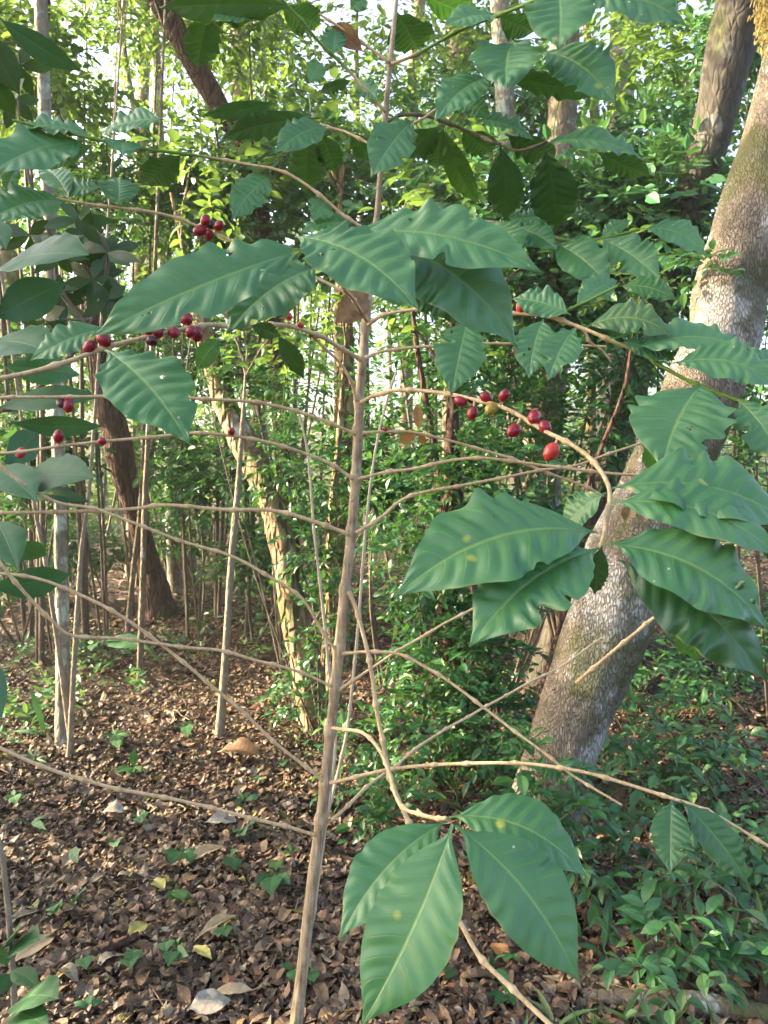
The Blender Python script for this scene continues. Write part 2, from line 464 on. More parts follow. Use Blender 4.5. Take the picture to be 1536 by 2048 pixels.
def leaf_arrays(B, T, n, wid, arch=0.06, bend=0.0, wave=0.06, fold=0.10, twist=0.0, rip=0.035, holes=0, nL=38, nW=10, waves=7.5, ragged=0, tab=SH_W, bull=1.0, curl=0.0, seed=0):
    """A leaf blade from base B to tip T with normal n: lanceolate outline, wavy margin, furrows between the side veins."""
    r = np.random.default_rng(seed)
    L = np.linalg.norm(T - B)
    a = (T - B) / L
    n = nrm(n - a * np.dot(n, a))
    w = np.cross(a, n)
    if np.dot(w, UPV) < 0:
        wb = -w
    else:
        wb = w
    u = np.linspace(0, 1, nL + 1)
    v = np.linspace(-1, 1, nW + 1)
    prof = np.interp(u, SH_U, tab)
    kern = np.array([0.25, 0.5, 0.25])
    pp = np.pad(prof, 1, mode='edge')
    prof = np.convolve(pp, kern, 'valid')
    prof[0], prof[-1] = tab[0], tab[-1]
    U, Vv = np.meshgrid(u, v, indexing='ij')
    half = (wid / 2) * prof[:, None] * np.ones_like(Vv)
    ph = r.uniform(0, 6.28, 2)
    Uw = U + 0.035 * np.sin(2 * np.pi * 2.3 * U + ph[0] * 2)
    amp_ = 0.65 + 0.55 * np.sin(2 * np.pi * 1.4 * U + ph[1] * 3)
    wv = amp_ * np.where(Vv < 0, np.sin(2 * np.pi * waves * Uw + ph[0]), np.sin(2 * np.pi * waves * Uw + ph[1]))
    wv2 = np.where(Vv < 0, np.sin(2 * np.pi * waves * 0.43 * U + ph[1]), np.sin(2 * np.pi * waves * 0.47 * U + ph[0]))
    env = np.sin(np.pi * np.clip(U, 0, 1)) ** 0.5
    half = half * (1 + rip * wv * env)
    for _ in range(ragged):                       # bites taken out of the margin
        side = r.choice([-1, 1])
        u0, dw, dp = r.uniform(0.25, 0.85), r.uniform(0.015, 0.05), r.uniform(0.15, 0.45)
        half = half * np.where(Vv * side > 0, 1 - dp * np.exp(-((U - u0) / dw) ** 4), 1.0)
    av = np.abs(Vv)
    disp = arch * L * 4 * U * (1 - U)
    disp = disp + fold * half * av
    disp = disp + wave * wid * env * (av ** 2.2) * (0.8 * wv + 0.6 * wv2)
    s = U - 0.115 * av ** 1.25
    disp = disp + bull * 0.012 * wid * np.abs(np.sin(np.pi * 10 * s)) * np.sin(np.pi * np.clip(av, 0, 1)) * env * 1.6
    disp = disp - curl * L * np.clip(U - 0.6, 0, 1) ** 2
    tw = twist * (U - 0.4)
    off = Vv * half
    inpl = bend * L * 4 * U * (1 - U)
    X = B + a * (U * L)[..., None] + w * (off * np.cos(tw))[..., None] + n * (disp + off * np.sin(tw))[..., None] + wb * inpl[..., None]
    i = np.arange(nL)[:, None] * (nW + 1)
    j = np.arange(nW)[None, :]
    Q = np.stack([i + j, i + j + 1, i + nW + 2 + j, i + nW + 1 + j], -1).reshape(-1, 4)
    if holes:                                     # holes eaten through the blade
        uq = (U[:-1, :-1] + U[1:, 1:]).reshape(-1) / 2
        vq = (Vv[:-1, :-1] + Vv[1:, 1:]).reshape(-1) / 2
        keep = np.ones(len(Q), bool)
        for _ in range(holes):
            c0, c1 = r.uniform(0.25, 0.8), r.choice([-1, 1]) * r.uniform(0.2, 0.75)
            ra, rb, an = r.uniform(0.010, 0.026), r.uniform(0.04, 0.11), r.uniform(0, 6)
            th = np.arctan2((vq - c1) / rb, (uq - c0) / ra)
            keep &= np.hypot((uq - c0) / ra, (vq - c1) / rb) > 0.8 + 0.25 * np.sin(3 * th + an) + 0.15 * np.sin(5 * th)
        Q = Q[keep]
    return X.reshape(-1, 3), Q, np.stack([U, Vv * 0.5 + 0.5], -1).reshape(-1, 2)


def px_leaf(bx, by, d0, tx, ty, d1, wpx, tilt, seed=0, maxw=0.52, **kw):
    """Leaf whose base and tip stand at the given pixels and depths; tilt turns its visible face up (+) or down (-)."""
    B, T = P(bx, by, d0), P(tx, ty, d1)
    mid = (B + T) / 2
    c = nrm(CAM - mid)
    a = nrm(T - B)
    th = math.radians(tilt)
    n = c * math.cos(th) + np.array([0, 0, 1.0]) * math.sin(th)
    n = nrm(n - a * np.dot(n, a))
    cn = max(abs(float(np.dot(n, nrm(c - a * np.dot(c, a))))), 0.3)
    L = np.linalg.norm(T - B)
    W = min(wpx * mid[1] / F / cn, maxw * L)
    return leaf_arrays(B, T, n, W, seed=seed, **kw)


def ellipsoid(c, ax, r, rl, seg=16, rings=10, dimple=True):
    """Berry: an egg along ax, with a small navel at its end."""
    ax = nrm(ax)
    ref = np.array([0, 0, 1.0]) if abs(ax[2]) < 0.8 else np.array([1.0, 0, 0])
    e1 = nrm(np.cross(ax, ref))
    e2 = np.cross(ax, e1)
    th = np.linspace(0, np.pi, rings + 1)
    z = -np.cos(th) * rl
    rr = np.sin(th) * r
    if dimple:
        z = np.concatenate([z[:-1], [rl * 0.985, rl * 1.04, rl * 1.03, rl * 0.93]])
        rr = np.concatenate([rr[:-1], [r * 0.24, r * 0.19, r * 0.13, 0.0001]])
    ph = np.linspace(0, 2 * np.pi, seg, endpoint=False)
    V = c + ax * z[:, None, None] + (e1 * np.cos(ph)[None, :, None] + e2 * np.sin(ph)[None, :, None]) * rr[:, None, None]
    n = len(z)
    i = np.arange(n - 1)[:, None] * seg
    j = np.arange(seg)[None, :]
    k = (j + 1) % seg
    return V.reshape(-1, 3), np.stack([i + j, i + k, i + seg + k, i + seg + j], -1).reshape(-1, 4)


# leaf templates for foliage made of many leaves: x along, y across, z up (unit length)
T_S = (np.array([[0, 0, 0], [.30, -.20, .05], [.68, -.17, .03], [1, 0, -.06], [.68, .17, .03], [.30, .20, .05]]), np.array([[0, 1, 2, 3], [0, 3, 4, 5]]))
_u = np.array([0, .12, .3, .5, .7, .87, 1.0])
_w = np.array([.01, .13, .205, .225, .17, .07, .005])
_z = np.array([0, .03, .05, .045, .02, -.03, -.08])
_v = []
for a_, b_, c_ in zip(_u, _w, _z):
    _v += [[a_, -b_, c_ + b_ * .25], [a_, 0, c_], [a_, b_, c_ + b_ * .25]]
_q = []
for i_ in range(6):
    for j_ in range(2):
        o_ = i_ * 3 + j_
        _q.append([o_, o_ + 1, o_ + 4, o_ + 3])
T_F = (np.array(_v), np.array(_q))


def scatter(mb, tpl, pos, ax, nor, size, rnd, wid=1.0, mi=0):
    tv, tq = tpl
    ax = nrm(ax)
    nor = nrm(nor - ax * np.sum(nor * ax, -1, keepdims=True))
    sd = np.cross(nor, ax)
    size = np.broadcast_to(size, (len(pos),))
    wid = np.broadcast_to(wid, (len(pos),))
    V = pos[:, None, :] + size[:, None, None] * (tv[None, :, 0:1] * ax[:, None, :] + (tv[None, :, 1:2] * wid[:, None, None]) * sd[:, None, :] + tv[None, :, 2:3] * nor[:, None, :])
    nV = len(tv)
    Q = tq[None] + (np.arange(len(pos)) * nV)[:, None, None]
    mb.add(V.reshape(-1, 3), Q.reshape(-1, 4), np.repeat(rnd, nV), None, mi)


def sprays(mb, r, start, dirn, nl, ll, tpl, tw=None, droop=0.25, size_var=0.35, spread=0.9, twig_r=0.0015, width=1.0, face=0.12):
    """Leafy twigs: nl leaves set alternately on each twig (start, dirn); leaf length ll. tw collects the twigs themselves."""
    n = len(start)
    dirn = nrm(dirn)
    length = ll * nl * 0.42 * r.uniform(0.7, 1.3, n)
    k = (np.arange(nl) + 0.6) / nl
    up = np.array([0, 0, 1.0])
    side = nrm(np.cross(dirn, up) + 1e-6)
    pos = start[:, None, :] + dirn[:, None, :] * (k[None, :, None] * length[:, None, None]) - up * (droop * (k[None, :, None] ** 2) * length[:, None, None])
    sgn = np.where(np.arange(nl) % 2 == 0, 1.0, -1.0)
    ax = dirn[:, None, :] * 0.6 + side[:, None, :] * (sgn[None, :, None] * spread) + r.normal(0, 0.30, (n, nl, 3)) - up * 0.22
    ax[:, -1, :] = dirn + r.normal(0, 0.2, (n, 3)) - up * 0.25
    nor = up + r.normal(0, 0.42, (n, nl, 3)) + dirn[:, None, :] * face
    size = ll * np.clip(r.normal(1.0, size_var, (n, nl)), 0.45, 1.7)
    base = np.clip(r.normal(0.40, 0.22, n), 0, 1)[:, None]
    rnd = np.clip(base + r.normal(0, 0.16, (n, nl)), 0, 1)
    scatter(mb, tpl, pos.reshape(-1, 3), ax.reshape(-1, 3), nor.reshape(-1, 3), size.reshape(-1), rnd.reshape(-1), width)
    if tw is not None:
        for q in range(n):
            kk = np.linspace(0, 1, 5)[:, None]
            path = start[q] + dirn[q] * kk * length[q] - up * droop * kk ** 2 * length[q]
            v, f = tube_arrays(path, np.linspace(twig_r, twig_r * 0.4, 5), 4, close=False)
            tw.add(v, f)


def in_blobs(r, blobs, n):
    """n random points, denser towards the skin, in ellipsoids (cx, cy, cz, rx, ry, rz, weight); and their outward directions."""
    b = np.array(blobs, dtype=np.float64)
    idx = r.choice(len(b), n, p=b[:, 6] / b[:, 6].sum())
    d = nrm(r.normal(size=(n, 3)))
    rad = r.uniform(0.08, 1.0, n) ** 0.45
    lump = 0.72 + 0.5 * vnoise(d * 2.3 + b[idx, :3] * 3.7 + 50, 5)
    p = b[idx, :3] + d * b[idx, 3:6] * (rad * lump)[:, None]
    return p, d


# ------------------------------------------------------------------ plants
def trunk_arrays(mb, path, rad, sides=12, step=0.06, rough=0.10, nscale=7.0, seed=0, flare=0.0):
    """path rows x, y, z with radius; a slightly uneven trunk."""
    p, s = smooth_path(np.column_stack([path, rad]), step)
    R = p[:, 3].copy()
    if flare:
        R *= 1 + flare * np.exp(-np.maximum(p[:, 2], 0) / 0.16)
    ang = np.linspace(0, 2 * np.pi, sides, endpoint=False)
    rm = max(float(np.mean(R)), 1e-3)
    q = np.stack([np.cos(ang)[None, :] * 1.6 * np.ones((len(p), 1)), np.sin(ang)[None, :] * 1.6 * np.ones((len(p), 1)), (s[:, None] * min(nscale, 0.6 / rm)) * np.ones((1, sides))], -1) + seed * 3.1
    D = 1 + rough * 2 * (vnoise(q + 30, 8) - 0.5) + rough * (vnoise(q * 2.3 + 70, 9) - 0.5)
    v, f = tube_arrays(p[:, :3], R, sides, D, close=False)
    mb.add(v, f)
    return p


CROWNS = []


def crown_meshes():
    r = np.random.default_rng(5)
    for k in range(5):
        mb = MB()
        bl = []
        for _ in range(9):
            d = nrm(r.normal(size=3)) * np.array([1, 1, 0.7])
            c = d * r.uniform(0.25, 0.75)
            s = r.uniform(0.25, 0.45)
            bl.append((*c, s, s, s * 0.7, s * s))
        p, d = in_blobs(r, bl, 260)
        sprays(mb, r, p, d + r.normal(0, 0.6, (len(p), 3)) - np.array([0, 0, 0.15]), 7, 0.062, T_S)
        CROWNS.append(mb.mesh('crown', M['canopy']))


crown_meshes()


def small_crown_meshes():
    r = np.random.default_rng(6)
    for k in range(3):
        mb = MB()
        bl = [(*(nrm(r.normal(size=3)) * r.uniform(.3, .7)), .45, .45, .4, 1) for _ in range(5)]
        p, d = in_blobs(r, bl, 26)
        sprays(mb, r, p, d + r.normal(0, 0.6, (len(p), 3)), 6, 0.17, T_F, width=1.1)
        CROWNS.append(mb.mesh('crown', M['canopy']))


small_crown_meshes()


def ground_path(pts):
    """Let a trunk's path run down into the soil."""
    p = [np.asarray(q, dtype=np.float64) for q in pts]
    z0 = float(gz(p[0][0], p[0][1]))
    if p[0][2] > z0 - 0.02:
        d = p[0] - p[1]
        t = (p[0][2] - (z0 - 0.12)) / max(-d[2], 0.2)
        e = p[0] + d * min(t, 1.0)
        e[2] = z0 - 0.12
        if np.linalg.norm(e - p[0]) > 0.05:
            p.insert(0, e)
    return p


def tree(label, path, radii, mat, top=7.0, crown=None, name='tree', cat='tree', group=None, sides=14, rough=0.10, flare=0.25, seed=0, limbs=3, step=0.06, crown_mat=None):
    """trunk (with limbs) + crown; path in world space from the base up, radii in metres."""
    n0 = len(path)
    path = ground_path(path)
    radii = [radii[0]] * (len(path) - n0) + list(radii)
    r = np.random.default_rng(seed + 100)
    if top and path[-1][2] < top:
        d = nrm(path[-1] - path[-2])
        d = nrm(d * np.array([0.9, 0.9, 1.0]))
        k = (top - path[-1][2]) / d[2]
        r1 = radii[-1]
        e0 = path[-1]
        for q in [q for q in (.35, .9, 1.8, 3.2) if q < k * 0.6] + [k]:
            path.append(e0 + d * q)
            radii.append(r1 * (1 - 0.65 * q / k))
    base = np.array([path[0][0], path[0][1], float(gz(path[0][0], path[0][1]))])
    t = thing(name, label, cat, base, group)
    mb = MB()
    trunk_arrays(mb, np.array(path), np.array(radii), sides, step, rough, seed=seed, flare=flare)
    tip = path[-1]
    for i in range(limbs if crown else 0):
        s = path[-1] + (path[-2] - path[-1]) * r.uniform(0.15, 0.8)
        e = tip + np.array([r.uniform(-1, 1), r.uniform(-1, 1), r.uniform(-0.2, 0.6)]) * crown * 0.8
        m = (s + e) / 2 + np.array([0, 0, 0.25 * crown])
        rr = radii[-2] * 0.45
        trunk_arrays(mb, np.array([s, m, e]), np.array([rr, rr * 0.6, rr * 0.2]), 6, 0.15, 0.05, seed=seed + i)
    mb.build('trunk', mat, t, loc=base)
    if crown:
        o = bpy.data.objects.new('crown', CROWNS[seed % 5 if crown > .75 else 5 + seed % 3])
        C.objects.link(o)
        o.parent = t
        o.location = tuple(tip - base + np.array([0, 0, 0.15 * crown]))
        o.scale = (crown, crown, crown * 0.8)
        o.rotation_euler = (0, 0, r.uniform(0, 6.28))
    return t


def tree_px(label, rows, mat, **kw):
    """rows from the base up: pixel x, pixel y, width in pixels, depth."""
    path = [P(x, y, d) for x, y, w, d in rows]
    rad = [w * d / F / 2 for x, y, w, d in rows]
    return tree(label, path, rad, mat, **kw)


def bush(name, label, cat, base, blobs, n_sprays, ll, mat, tpl=T_S, nl=7, stem_mat='dark_twig', group=None, seed=0, droop=0.25, twigs=False, stems=5, stem_r=0.008, width=1.0, outward=1.0, face=0.12):
    """stem (from the base to the blobs) + foliage"""
    r = np.random.default_rng(seed + 500)
    base = np.asarray(base, dtype=np.float64)
    t = thing(name, label, cat, base, group)
    fo, st = MB(), MB()
    p, d = in_blobs(r, blobs, n_sprays)
    p[:, 2] = np.maximum(p[:, 2], gz(p[:, 0], p[:, 1]) + 0.03)
    sprays(fo, r, p, d * outward + r.normal(0, 0.5, p.shape) + np.array([0, 0, 0.1]), nl, ll, tpl, st if twigs else None, droop, width=width, face=face)
    b = np.array(blobs)
    for i in range(stems):
        q = b[i % len(b)]
        e = q[:3] + r.normal(0, 0.4, 3) * q[3:6]
        s = base + np.array([r.uniform(-.03, .03), r.uniform(-.03, .03), -0.05])
        m = (s + e) / 2 + r.normal(0, 0.08, 3)
        trunk_arrays(st, np.array([s, m, e]), np.array([stem_r, stem_r * 0.8, stem_r * 0.3]), 6, 0.05, 0.08, seed=seed + i)
    st.build('stem', M[stem_mat], t, loc=base)
    fo.build('foliage', M[mat], t, smooth=False, loc=base)
    return t


# ================================================================== THE SETTING
# ground: one sheet, fine near the camera, out to the horizon
def ground():
    xs = np.concatenate([[-400, -150, -60, -30, -18], np.linspace(-12, 12, 161), [18, 30, 60, 150, 400]])
    ys = np.concatenate([[-400, -100, -30, -10, -4], np.linspace(-1.5, 16, 141), [20, 28, 45, 90, 200, 500]])
    X, Y = np.meshgrid(xs, ys, indexing='ij')
    V = np.stack([X, Y, gz(X, Y)], -1).reshape(-1, 3)
    m = len(ys)
    i = np.arange(len(xs) - 1)[:, None] * m
    j = np.arange(m - 1)[None, :]
    Q = np.stack([i + j, i + m + j, i + m + j + 1, i + j + 1], -1).reshape(-1, 4)
    o = MB().add(V, Q).build('ground', M['ground'])
    tag(o, 'brown forest floor under fallen leaves', 'ground', kind='structure')


ground()


def litter():
    r = np.random.default_rng(21)
    mb = MB()

    def layer(n, y0, y1, size, tpl, lift):
        y = y0 + (y1 - y0) * r.random(n) ** 1.15
        x = (r.random(n) * 2 - 1) * (0.75 + 0.66 * y)
        z = gz(x, y) + r.random(n) * lift + 0.004
        th = r.uniform(0, 2 * np.pi, n)
        ax = np.stack([np.cos(th), np.sin(th), r.normal(0, 0.22, n)], -1)
        nor = np.stack([r.normal(0, 0.17, n), r.normal(-0.05, 0.17, n), np.ones(n)], -1)
        s = 0.54 * size * np.clip(r.lognormal(0, 0.5, n), 0.3, 2.7)
        zz = np.stack([x, y, z], -1) - nrm(ax) * (s * 0.5)[:, None]
        zz[:, 2] = np.maximum(zz[:, 2], gz(zz[:, 0], zz[:, 1]) + 0.002)
        scatter(mb, tpl, zz, ax, nor, s, r.random(n), r.uniform(0.75, 1.5, n))
    curl1 = (T_F[0] * np.array([1, 1.0, 1.0]) + np.stack([0 * T_F[0][:, 0], 0 * T_F[0][:, 0], 0.10 * np.sin(T_F[0][:, 0] * 5) + 0.9 * T_F[0][:, 1] ** 2], -1), T_F[1])
    curl2 = (T_F[0] * np.array([1, 0.9, -1.0]) + np.stack([0 * T_F[0][:, 0], 0.05 * np.sin(T_F[0][:, 0] * 6), 0.14 * T_F[0][:, 0] ** 2 - 0.5 * T_F[0][:, 1]], -1), T_F[1])
    layer(24000, 1.0, 3.8, 0.060, curl1, 0.022)
    layer(24000, 1.0, 3.8, 0.056, curl2, 0.026)
    layer(40000, 1.0, 4.2, 0.030, curl1, 0.020)
    layer(22000, 3.2, 7.5, 0.062, curl2, 0.024)
    layer(20000, 3.2, 7.5, 0.050, curl1, 0.022)
    layer(30000, 7.0, 18.0, 0.11, T_S, 0.03)
    # thin twigs lying among them
    for _ in range(260):
        y = r.uniform(1.4, 6)
        x = r.uniform(-1, 1) * (0.5 + 0.55 * y)
        th = r.uniform(0, 2 * np.pi)
        l = r.uniform(0.08, 0.4)
        k = np.linspace(-0.5, 0.5, 5)[:, None]
        path = np.array([x, y, float(gz(x, y)) + 0.02]) + k * l * np.array([math.cos(th), math.sin(th), r.normal(0, 0.05)]) + np.array([0, 0, 0.01]) * r.normal(0, 1, (5, 1))
        v, f = tube_arrays(path, r.uniform(0.0012, 0.003), 5)
        mb.add(v, f, r.choice([0.05, 0.2, 0.45, 0.7]))
    o = mb.build('leaf_litter', M['litter'], smooth=False)
    tag(o, 'dry brown and tan fallen leaves carpeting the forest floor', 'leaf litter', kind='stuff')


litter()


def undergrowth():
    r = np.random.default_rng(31)
    mb = MB()
    n = 900
    y = 3.6 + 12 * r.random(n) ** 1.2
    x = (r.random(n) * 2 - 1) * (0.3 + 0.6 * y)
    keep = vnoise(np.stack([x * 0.8 + 20, y * 0.8 + 20, 0 * x], -1), 12) > 0.44
    x, y = x[keep], y[keep]
    for q in range(3):
        p = np.stack([x + r.normal(0, .05, len(x)), y + r.normal(0, .05, len(x)), gz(x, y) + r.uniform(0.02, 0.16, len(x))], -1)
        sprays(mb, r, p, np.stack([r.normal(0, 1, len(x)), r.normal(0, 1, len(x)), r.uniform(0.1, 1.2, len(x))], -1), 6, 0.05, T_S, width=1.1)
    o = mb.build('undergrowth', M['weed'], smooth=False)
    tag(o, 'scattered small green seedlings and weeds covering the far forest floor', 'undergrowth', kind='stuff')


undergrowth()


def grass():
    r = np.random.default_rng(41)
    mb = MB()
    n = 2600
    x = r.uniform(0.25, 2.4, n)
    y = 1.75 + 1.7 * r.random(n) ** 1.3
    dens = vnoise(np.stack([x * 2.2, y * 2.2, 0 * x], -1), 14)
    keep = dens > 0.36 + 0.18 * (y - 1.75)
    x, y = x[keep], y[keep]
    n = len(x)
    th = r.uniform(0, 2 * np.pi, n)
    ax = np.stack([np.cos(th), np.sin(th), r.uniform(0.25, 1.6, n)], -1)
    nor = np.stack([r.normal(0, .3, n), r.normal(0, .3, n), np.ones(n)], -1)
    tv = T_F[0].copy()
    tv[:, 2] = -0.28 * tv[:, 0] ** 2 + np.abs(tv[:, 1]) * 0.3
    p = np.stack([x, y, gz(x, y) + 0.005], -1)
    scatter(mb, (tv, T_F[1]), p, ax, nor, r.uniform(0.05, 0.14, n), r.random(n), r.uniform(0.22, 0.42, n))
    o = mb.build('grass', M['blade'], smooth=False)
    tag(o, 'short fine green grass growing through the fallen leaves', 'grass', kind='stuff')


grass()

# ================================================================== THE COFFEE SHRUB
stem_px = [(584, 2100), (592, 2048), (607, 1920), (625, 1760), (642, 1640), (652, 1550), (661, 1460), (670, 1380), (680, 1280), (690, 1180), (702, 1075), (711, 960), (717, 860), (719, 795),
           (725, 720), (733, 640), (741, 560), (752, 455), (762, 330), (772, 215), (780, 130), (787, 60), (796, -30)]
stem_w = [30, 28, 24, 23, 22, 22, 21, 21, 21, 20, 20, 19, 19, 18, 17, 16, 14, 12, 10, 10, 10, 9, 7]
ROOT = np.array([-0.18, 0.93, float(gz(-0.18, 0.93))])
shrub = thing('coffee_shrub', 'tall slender coffee shrub with bare lower branches, wavy leaves and red berries', 'coffee shrub', ROOT)


def coffee_stem():
    rows = [[*ROOT[:2], ROOT[2] - 0.08, 0.0145], [-0.15, 0.94, 0.45, 0.0135]]
    for (x, y), w in zip(stem_px[1:], stem_w[1:]):
        rows.append([*P(x, y, 0.95), w * 0.95 / F / 2])
    p, s = smooth_path(np.array(rows), 0.004)
    R = p[:, 3].copy()
    nodes = [P(x, y, 0.95) for x, y in ((648, 1565), (655, 1645), (662, 1460), (668, 1375), (680, 1300), (697, 1183), (703, 1067), (710, 957), (718, 862), (719, 803), (725, 718), (734, 648), (752, 455), (768, 270), (773, 222), (780, 125))]
    for q in nodes:
        j = int(np.argmin(np.linalg.norm(p[:, :3] - q, axis=1)))
        R *= 1 + 0.32 * np.exp(-((s - s[j]) / 0.007) ** 2)
    sides = 28
    ang = np.linspace(0, 2 * np.pi, sides, endpoint=False)
    q = np.stack([np.cos(ang)[None] * 3.2 + 0 * s[:, None], np.sin(ang)[None] * 3.2 + 0 * s[:, None], s[:, None] * 9 + 0 * ang[None]], -1)
    q2 = np.stack([np.cos(ang)[None] * 1.5 + 0 * s[:, None], np.sin(ang)[None] * 1.5 + 0 * s[:, None], s[:, None] * 60 + 0 * ang[None]], -1)
    amp = np.clip((R - 0.003) / 0.006, 0.2, 1)[:, None]
    D = 1 + amp * (0.16 * (vnoise(q + 20, 1) - 0.5) + 0.10 * (vnoise(q2 + 20, 2) - 0.5))
    mb = MB()
    v, f = tube_arrays(p[:, :3], R, sides, D, close=False)
    mb.add(v, f)
    for _ in range(46):                                        # lenticels and leaf scars
        i = r_ = int(rng.integers(int(len(p) * 0.25), int(len(p) * 0.8)))
        a = rng.uniform(0, 2 * np.pi)
        c = p[i, :3] + np.array([math.cos(a), math.sin(a), 0]) * R[i] * 0.96
        v, f = ellipsoid(c, np.array([math.cos(a), math.sin(a), 0.3]), rng.uniform(0.0008, 0.0018), rng.uniform(0.0006, 0.0014), 8, 6, False)
        mb.add(v, f)
    mb.build('main_stem', M['stem'], shrub, loc=ROOT)


coffee_stem()
BR = {}


def branch(key, pts, ds, w0, w1, green=None, mat='twig', nodes=0.052, label=None, jit=0.0011):
    pts = np.array(pts, dtype=np.float64)
    cum = np.concatenate([[0], np.cumsum(np.linalg.norm(np.diff(pts, axis=0), axis=1))])
    cum /= cum[-1]
    d = np.interp(cum, np.linspace(0, 1, len(ds)), ds)
    r = np.random.default_rng(abs(hash_(key)))
    rows = [[*P(x, y, dd), 0.72 * (w0 + (w1 - w0) * c) * dd / F / 2] for (x, y), dd, c in zip(pts, d, cum)]
    p, s = smooth_path(np.array(rows), 0.0022)
    R = p[:, 3].copy()
    ns = np.arange(nodes * 0.6, s[-1], nodes)
    ns = ns + r.uniform(-0.010, 0.010, len(ns))
    kink = r.normal(0, jit, (len(ns) + 2, 3))
    ks = np.concatenate([[0], ns, [s[-1]]])
    kink[0] = 0
    for c in range(3):
        p[:, c] += np.interp(s, ks, kink[:, c])
    for q in ns:
        R *= 1 + 0.55 * np.exp(-((s - q) / 0.0032) ** 2) + 0.18 * np.exp(-((s - q) / 0.009) ** 2)
    R *= 1 + 0.35 * np.exp(-(s / 0.008) ** 2)
    ang = np.linspace(0, 2 * np.pi, 10, endpoint=False)
    q = np.stack([np.cos(ang)[None] * 1.2 + 0 * s[:, None], np.sin(ang)[None] * 1.2 + 0 * s[:, None], s[:, None] * 110 + 0 * ang[None]], -1)
    D = 1 + 0.13 * (vnoise(q + 20 + len(key), 6) - 0.5)
    v, f = tube_arrays(p[:, :3], R, 10, D)
    g = np.zeros(len(p))
    if green:
        g = np.clip((s / s[-1] - green[0]) / 0.12, 0, 1) * np.clip((green[1] - s / s[-1]) / 0.08, 0, 1) if green[1] < 1 else np.clip((s / s[-1] - green[0]) / 0.15, 0, 1)
    g = np.concatenate([g[:1], g, g[-1:]])
    mb = MB().add(v, f, np.repeat(g, 10))
    o = mb.build('branch', M[mat], shrub, loc=ROOT)
    if label:
        o['label'] = label
    rel = p[:, :3] - CAM
    dz = rel @ FWD
    pxs = np.stack([768 + F * (rel @ RGT) / dz, 1024 - F * (rel @ UPV) / dz], -1)
    BR[key] = (o, p[:, :3], pxs)
    return o


def hash_(s):
    h = 7
    for ch in s:
        h = (h * 31 + ord(ch)) % 1000003
    return h


D0 = 0.945
branch('l_low', [(630, 1670), (560, 1650), (420, 1615), (300, 1590), (170, 1563), (80, 1530), (-30, 1484)], [D0, 0.86], 9, 10)
branch('l1', [(645, 1561), (560, 1490), (455, 1395), (390, 1340), (310, 1280), (245, 1235), (165, 1192), (80, 1160), (-30, 1142)], [D0, 0.84], 9, 8)
branch('r1', [(660, 1566), (770, 1540), (890, 1530), (1030, 1525), (1120, 1535), (1200, 1550), (1350, 1597), (1440, 1635), (1580, 1715)], [D0, 0.86, 0.80], 10, 9)
branch('r1b', [(664, 1640), (770, 1545), (900, 1455), (1040, 1375), (1120, 1335), (1205, 1275)], [D0, 1.15, 1.4], 9, 5)
branch('l2', [(662, 1372), (600, 1345), (520, 1325), (450, 1303), (385, 1295), (320, 1287), (240, 1277), (150, 1272), (110, 1245), (35, 1165), (-30, 1085)], [D0, 0.88, 0.80], 8, 9)
branch('r2', [(675, 1382), (740, 1340), (800, 1300), (880, 1250), (940, 1220), (1000, 1180), (1060, 1140)], [D0, 1.0], 8, 6)
branch('l3', [(672, 1302), (640, 1255), (605, 1200), (550, 1160), (480, 1120), (405, 1095), (300, 1060), (190, 1020), (120, 1005), (60, 975), (10, 940), (-30, 915)], [D0, 0.86], 8, 8)
branch('r3', [(685, 1307), (740, 1303), (800, 1307), (850, 1335), (905, 1370), (960, 1410), (1040, 1470), (1120, 1535), (1190, 1575), (1245, 1605)], [D0, 0.90, 0.86], 9, 6)
branch('r_small', [(665, 1456), (705, 1460), (730, 1470), (762, 1505), (782, 1550), (800, 1608), (840, 1628), (893, 1640)], [D0, 0.80, 0.62], 9, 12)
branch('r_down', [(698, 1183), (715, 1230), (740, 1335), (755, 1430), (775, 1530), (800, 1610), (850, 1725), (920, 1850), (960, 1915), (1030, 1985), (1130, 2075)], [D0, 0.90, 0.78], 11, 15)
branch('l4', [(697, 1068), (630, 1045), (540, 1022), (450, 1018), (345, 1010), (255, 1018), (120, 1022), (50, 1026), (-30, 1031)], [D0, 0.88], 11, 9)
branch('r4', [(712, 1066), (768, 1030), (803, 1005), (893, 975), (1028, 950), (1073, 942), (1148, 930), (1183, 920), (1230, 905), (1290, 885)], [D0, 0.98], 10, 6)
branch('l5', [(705, 957), (650, 925), (610, 908), (540, 885), (470, 872), (390, 866), (295, 872), (200, 880), (90, 896), (0, 906), (-30, 910)], [D0, 0.86], 9, 8)
branch('r5', [(716, 958), (768, 947), (830, 937), (868, 927), (923, 919), (1008, 920), (1108, 935), (1218, 947), (1330, 950)], [D0, 0.93], 9, 8)
branch('l6', [(712, 868), (640, 835), (540, 808), (500, 802), (400, 797), (310, 789), (230, 790), (140, 793), (70, 795), (-30, 797)], [D0, 0.86], 9, 8)
branch('r6', [(724, 866), (768, 863), (818, 864), (870, 875), (928, 890), (1008, 915), (1083, 940), (1138, 960), (1210, 990)], [D0, 0.98], 8, 7)
branch('l_arc', [(713, 803), (700, 765), (680, 730), (650, 700), (628, 678), (605, 662), (575, 645)], [D0, 0.88], 8, 7)
branch('r_berry', [(722, 805), (745, 790), (780, 779), (830, 779), (895, 788), (950, 800), (1005, 815), (1045, 835), (1085, 860), (1150, 895), (1190, 930), (1215, 970), (1219, 1005), (1212, 1050), (1202, 1095)], [D0, 0.80, 0.64], 10, 13, green=(0.95, 1.0))
